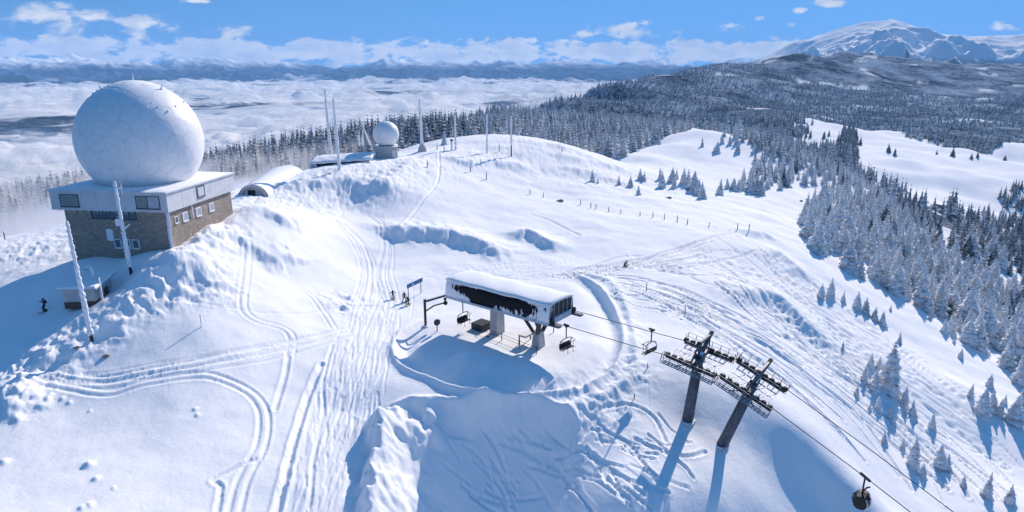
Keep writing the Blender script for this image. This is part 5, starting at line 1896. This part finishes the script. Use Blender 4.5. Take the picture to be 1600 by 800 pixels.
ORD = ['leftmost', 'second from left', 'third from left', 'fourth from left', 'fifth from left', 'sixth from left', 'seventh from left', 'eighth from left', 'ninth from left', 'tenth from left', 'eleventh from left', 'twelfth from left', 'thirteenth from left', 'fourteenth from left']
# lone spruces and small clumps, (u, v, height in px) in each; labelled from the left
CLUMPS = [
    ('rime-white spruce of the scattered group on the slope under the rounded knoll', [(926, 283, 16), (934, 287, 8), (967, 287, 13), (985, 290, 13), (997, 305, 14), (1000, 281, 15), (1006, 283, 12)]),
    ('frosted spruce of the middle clump below the rounded knoll', [(1031, 281, 16), (1034, 294, 22), (1050, 284, 18), (1053, 294, 16), (1057, 280, 14), (1068, 288, 21), (1075, 292, 22), (1084, 300, 26), (1091, 305, 20), (1097, 311, 22)]),
    ('frosted spruce of the clump right of the open slope, before the forest', [(1124, 304, 20), (1136, 296, 14), (1146, 298, 16), (1153, 299, 16), (1160, 296, 26), (1172, 301, 26), (1180, 302, 26), (1188, 304, 28)]),
    ('small spruce on the upper side of the rounded knoll', [(1097, 229, 12), (1120, 238, 14), (1128, 224, 13), (1140, 226, 13), (1152, 240, 15)]),
    ('snow-plastered spruce in the row on the ski slope above the valley forest', [(1282, 466, 20), (1297, 466, 28), (1317, 472, 16), (1338, 482, 24), (1351, 489, 22), (1366, 499, 18), (1378, 508, 20), (1391, 486, 8), (1405, 537, 16)]),
    ('snow-plastered spruce of the cluster on the steep slope right of the towers', [(1316, 547, 12), (1338, 618, 18), (1360, 574, 18), (1372, 580, 18), (1386, 606, 60), (1366, 610, 30), (1358, 640, 12), (1412, 632, 26), (1425, 648, 24)]),
    ('frosted spruce of the lower slope group near the bottom right corner', [(1381, 692, 18), (1397, 664, 14), (1425, 728, 40), (1455, 670, 26), (1468, 728, 34), (1480, 732, 24), (1541, 778, 36), (1577, 788, 28)]),
    ('snowy spruce of the pair rows at the right edge above the corner', [(1515, 622, 20), (1533, 648, 38), (1547, 640, 26), (1570, 632, 14), (1583, 660, 38), (1452, 500, 10), (1475, 520, 20), (1490, 536, 10), (1590, 600, 40)]),
    ('dark spruce standing apart on the sunlit meadow on the right', [(1286, 224, 10), (1294, 221, 8), (1387, 245, 11), (1397, 249, 9), (1462, 249, 6), (1487, 252, 10), (1516, 257, 7), (1525, 257, 8), (1501, 335, 14), (1535, 338, 10), (1568, 260, 8), (1343, 232, 10)]),
]
allspots = []
CLUMPS[5][1].extend([(1372, 640, 22), (1390, 652, 16), (1350, 596, 22)])
CLUMPS[6][1].extend([(1410, 700, 16), (1440, 745, 20), (1505, 760, 18)])
CLUMPS[7][1].extend([(1500, 560, 14), (1545, 605, 18), (1560, 650, 24), (1595, 640, 30)])
for lab, lst in CLUMPS:
    lst = sorted(lst)
    for i, (u, v, px) in enumerate(lst):
        p = spot(u, v)
        d = p.y * math.cos(PITCH) - (p.z - CZ) * math.sin(PITCH)
        h = px / F * d * 1.28
        nm = ORD[i]
        tree(p.x, p.y, h, f'{nm} {lab}', None, lab.startswith('dark'), random.uniform(-.05, .05))
        allspots.append((p.x, p.y))
for u, v, dd, h, lab in [(694, 218, 215, 4.6, 'small rime-plastered spruce behind the thick rimed mast on the summit'), (784, 210, 250, 3.2, 'tiny rimed spruce on the summit skyline between the two right masts')]:
    c = at(u, v, dd)
    tree(c.x, c.y, h, lab)
    allspots.append((c.x, c.y))
n_single = len(allspots)

# forests: areas outlined on the photograph's ground, filled evenly on the plan
FORESTS = [
    # outline, spacing, height range, dark share, label, group
    ([(1250, 388), (1262, 350), (1268, 318), (1300, 300), (1330, 308), (1380, 318), (1440, 345), (1470, 372), (1476, 402), (1520, 430), (1560, 436), (1620, 460), (1620, 618), (1560, 570), (1500, 528), (1450, 492), (1400, 462), (1340, 432), (1300, 412)], 4.9, (6.5, 11.5), 0.08, 'grey frosted spruce of the dense forest below the right-hand ski slope', 'frosted spruces of the dense right-hand forest'),
    ([(1200, 245), (1240, 232), (1290, 262), (1340, 282), (1400, 318), (1350, 312), (1300, 300), (1262, 292), (1240, 288), (1215, 300), (1150, 292), (1170, 270), (1180, 250)], 6.0, (6.5, 11), 0.15, 'frosted spruce in the wood on the flank right of the knoll', 'spruces of the wood beside the knoll'),
    ([(1400, 320), (1430, 330), (1465, 352), (1462, 366), (1430, 350), (1400, 335)], 5.0, (8, 12), 1.0, 'dark green spruce at the meadow edge of the right-hand forest', 'dark spruces along the meadow edge'),
    ([(1480, 395), (1490, 355), (1540, 338), (1620, 345), (1620, 440), (1570, 432), (1530, 415), (1500, 408)], 6.2, (8, 13), 0.75, 'dark spruce of the open stand by the meadow at the right edge', 'dark spruces at the right edge of the meadow'),
    ([(1560, 320), (1570, 300), (1620, 300), (1620, 330)], 7.0, (9, 13), 1.0, 'dark spruce in the small stand at the far right of the meadow', 'dark spruces far right on the meadow'),
    ([(1305, 245), (1312, 215), (1335, 215), (1342, 262), (1320, 270)], 6.5, (9, 14), 1.0, 'dark spruce of the tall clump at the left end of the meadow', 'dark spruces of the clump on the meadow'),
    ([(1130, 212), (1180, 222), (1240, 232), (1200, 245), (1180, 250), (1155, 232)], 6.5, (7, 10), 0.1, 'frosted spruce on the right shoulder of the rounded knoll', 'spruces on the shoulder of the knoll'),
]
cand = []
for fi, (poly, sp_, hr, dk, lab, grp) in enumerate(FORESTS):
    q = hit(poly, base_h)
    x0, x1 = q[:, 0].min(), q[:, 0].max(); y0, y1 = q[:, 1].min(), q[:, 1].max()
    gx, gy = np.meshgrid(np.arange(x0, x1, sp_), np.arange(y0, y1, sp_), indexing='ij')
    gx = gx.ravel() + rng.uniform(-.46, .46, gx.size) * sp_; gy = gy.ravel() + rng.uniform(-.46, .46, gy.size) * sp_
    jx = fbm(gx / 14, gy / 14, 3, 400) * 3.0; jy = fbm(gx / 14, gy / 14, 3, 401) * 3.0
    ok = inside(gx + jx, gy + jy, q) & (fbm(gx / 17, gy / 17, 2, 402) > -0.42)
    for x, y in zip(gx[ok], gy[ok]):
        cand.append((x, y, rng.uniform(*hr) * (0.5 + 0.55 * rng.random() ** 0.6), rng.random() < dk, fi))
print('forest trees', len(cand))
cx = np.array([c[0] for c in cand]); cy = np.array([c[1] for c in cand]); ch = np.array([c[2] for c in cand])
czz = height(cx, cy)
pu, pv, pd = project(cx, cy, czz + CZ)
size = ch / pd * F
vis = (pu > -10) & (pu < 1610) & (pv < 830)
order = np.argsort(-np.where(vis, size, 0))
N_IND = 296 - n_single
indiv = set(order[:N_IND].tolist())
EDGE = hit(spline([(1252, 352), (1250, 388), (1300, 412), (1340, 432), (1400, 462), (1450, 492), (1500, 528), (1560, 570), (1620, 618)], n=6), base_h)
of = {}
for i in sorted(indiv, key=lambda q: pu[q]):
    of.setdefault(cand[i][4], []).append(i)
for i in indiv:
    x, y, h, dk, fi = cand[i]
    lab = FORESTS[fi][4]
    if len(of[fi]) <= 14: lab = ORD[of[fi].index(i)] + ' ' + lab
    elif fi == 0:
        edge = min(math.hypot(x - q[0], y - q[1]) for q in EDGE) < 11
        lab = ('darker green ' if dk else 'grey frosted ') + ('tall ' if h > 8.6 else 'mid-sized ' if h > 6.6 else 'small ') + 'spruce ' + \
            ('on the slope-side edge' if edge else 'deep inside') + (', upper left part,' if pu[i] < 1380 else ', middle part,' if pu[i] < 1500 else ', lower right part,') + ' of the right-hand forest'
    tree(x, y, h, lab, FORESTS[fi][5], dk, rng.uniform(-.04, .04))


def forest_mass(name, xs, ys, hs, fr, levels, nb, full=False, wide=0.26, sub=1):
    """many spruces as one mesh of real boughs"""
    var = []
    for k in range(4):
        v, f = crown_mesh('m', 500 + k, levels, nb, wide, None, full)
        var.append((np.array(v), np.array([t for t in f if len(t) == 3])))
    zs = height(xs, ys) + CZ - 0.2
    V, Fc, A = [], [], []
    off = 0
    kk = rng.integers(0, 4, len(xs)); rot = rng.uniform(0, 6.28, len(xs)); ws = rng.uniform(0.85, 1.25, len(xs))
    for k in range(4):
        m = np.where(kk == k)[0]
        if not len(m): continue
        v, f = var[k]
        c, s = np.cos(rot[m])[:, None], np.sin(rot[m])[:, None]
        w = (hs[m] * ws[m])[:, None]
        X = (v[None, :, 0] * c - v[None, :, 1] * s) * w + xs[m][:, None]
        Y = (v[None, :, 0] * s + v[None, :, 1] * c) * w + ys[m][:, None]
        Z = v[None, :, 2] * hs[m][:, None] + zs[m][:, None]
        V.append(np.stack([X, Y, Z], 2).reshape(-1, 3))
        Fc.append((f[None] + (np.arange(len(m)) * len(v))[:, None, None] + off).reshape(-1, 3))
        A.append(np.repeat(fr[m], len(v)))
        off += len(m) * len(v)
    V = np.concatenate(V); Fc = np.concatenate(Fc); A = np.concatenate(A)
    o = mesh_np(name, V, Fc, M['spruce_mass'], False)
    a = o.data.attributes.new('frost', 'FLOAT', 'POINT'); a.data.foreach_set('value', A.astype(np.float32))
    o['kind'] = 'stuff'
    print(name, len(xs), 'trees', len(Fc), 'tris')
    return o


rest = np.array([i for i in range(len(cand)) if i not in indiv])
fr = np.array([0.16 if cand[i][3] else 0.66 for i in rest]) + rng.uniform(-.12, .12, len(rest))
forest_mass('frosted_forest', cx[rest], cy[rest], ch[rest], fr, 9, 7)

# wooded ridge beyond the saddle on the left, and the wooded plateau to the right: by distance
def scatter(u0, u1, r0, r1, sp_, keep):
    a0, a1 = math.atan((u0 - 800) / F * 1.02), math.atan((u1 - 800) / F * 1.02)
    x0, x1 = r1 * math.sin(a0) if a0 < 0 else r0 * math.sin(a0), r1 * math.sin(a1) if a1 > 0 else r0 * math.sin(a1)
    gx, gy = np.meshgrid(np.arange(x0, x1, sp_), np.arange(r0 * 0.6, r1, sp_), indexing='ij')
    gx = gx.ravel() + rng.uniform(-.48, .48, gx.size) * sp_; gy = gy.ravel() + rng.uniform(-.48, .48, gy.size) * sp_
    r = np.hypot(gx, gy); a = np.arctan2(gx, gy)
    m = (r > r0) & (r < r1) & (a > a0) & (a < a1)
    gx, gy = gx[m], gy[m]
    z = height(gx, gy)
    u, v, d = project(gx, gy, z + CZ)
    m = (z > -240) & keep(gx, gy, z, u, v, np.hypot(gx, gy))
    return gx[m], gy[m]


def meadow_mask(x, y):
    j = fbm(x / 40, y / 40, 3, 33)
    return ~(inside(x + 45 * j, y + 45 * j, MEADOW) | inside(x, y, KNOLL)) & (clearing(x, y) < 0.35)


gx, gy = scatter(-120, 790, 330, 620, 5.4, lambda x, y, z, u, v, r: (r > 350 + 25 * fbm(x / 60, y / 60, 3, 9) + np.interp(u, [0, 350, 560, 640, 790], [0, -10, -60, -60, -40])) & (z > -135) & (fbm(x / 26, y / 26, 3, 77) > -0.5))
forest_mass('ridge_forest', gx, gy, 4.5 + 8.5 * rng.random(len(gx)) ** 0.8, rng.uniform(0.1, 0.5, len(gx)), 7, 7, wide=0.30)
gx, gy = scatter(735, 1240, 300, 900, 6.6, lambda x, y, z, u, v, r: meadow_mask(x, y) & (r > np.where(u < 1000, 300, 400) + 30 * fbm(x / 70, y / 70, 3, 19)) & ((fbm(x / 60, y / 60, 3, 29) > -0.55)))
forest_mass('plateau_forest', gx, gy, 5 + 7.5 * rng.random(len(gx)) ** 0.8, rng.uniform(0.25, 0.68, len(gx)), 8, 6, wide=0.30)
gx, gy = scatter(1150, 1680, 500, 1150, 9.0, lambda x, y, z, u, v, r: meadow_mask(x, y) & (fbm(x / 60, y / 60, 3, 29) > -0.6))
forest_mass('plateau_forest', gx, gy, rng.uniform(9, 14, len(gx)), rng.uniform(0.2, 0.58, len(gx)), 5, 5, wide=0.30)
gx, gy = scatter(730, 1680, 880, 3300, 11.0, lambda x, y, z, u, v, r: meadow_mask(x, y) & (rng.random(len(x)) < np.interp(r, [880, 1500, 3300], [1, 0.8, 0.45])) & (fbm(x / 130, y / 130, 4, 39) > -0.32))
forest_mass('distant_forest', gx, gy, rng.uniform(6, 11.5, len(gx)), rng.uniform(0.2, 0.62, len(gx)), 3, 4, wide=0.36)

# ------------------------------------------------------------------ air: haze round everything, mist in the valley on the left


def volume_box(name, lo, hi, build):
    mb = MB().box(lo[0], hi[0], lo[1], hi[1], lo[2], hi[2])
    m = bpy.data.materials.new(name)
    m.use_nodes = True
    t = NT(m.node_tree)
    out = t.n('ShaderNodeOutputMaterial')
    v = t.n('ShaderNodeVolumePrincipled')
    t.t.links.new(v.outputs[0], out.inputs['Volume'])
    build(t, v)
    o = mb.build(name, m)
    o['kind'] = 'stuff'
    return o, m


HAZE = 3.4e-5


def hz(t, v):
    v.inputs['Color'].default_value = (0.30, 0.60, 1.0, 1)
    v.inputs['Density'].default_value = HAZE
    v.inputs['Anisotropy'].default_value = 0.0


volume_box('haze', (-34000, -400, -1300), (34000, 30000, 640 + CZ + 200), hz)


def mist(t, v):
    pos = t.n('ShaderNodeNewGeometry').outputs['Position']
    x, y, z = t.xyz(pos)
    n = t.noise(t.scaled(pos, (1, 1, 1.6)), 0.017, 6.0, 0.6, 0.3)
    top = t.mapr(x, -260.0, -90.0, CZ - 60.0, CZ - 42.0)
    hgt = t.m('MULTIPLY', t.m('SUBTRACT', top, z), 1.0 / 12.0)
    d = t.m('ADD', hgt, t.m('MULTIPLY', t.m('SUBTRACT', n, 0.5), 3.2))
    d = t.m('MULTIPLY', t.mapr(d, 0.0, 1.4), 0.11)
    fade = t.m('MULTIPLY', t.mapr(y, 172.0, 230.0), t.mapr(x, -30.0, -75.0))
    t.put(v.inputs['Density'], t.m('MULTIPLY', d, fade))
    v.inputs['Color'].default_value = (0.99, 0.99, 1.0, 1)
    v.inputs['Anisotropy'].default_value = 0.7


o, mm = volume_box('mist', (-330, 165, CZ - 110), (-25, 400, CZ - 24), mist)
mm.cycles.volume_step_rate = 1.0 if hasattr(mm, 'cycles') and hasattr(mm.cycles, 'volume_step_rate') else 1.0
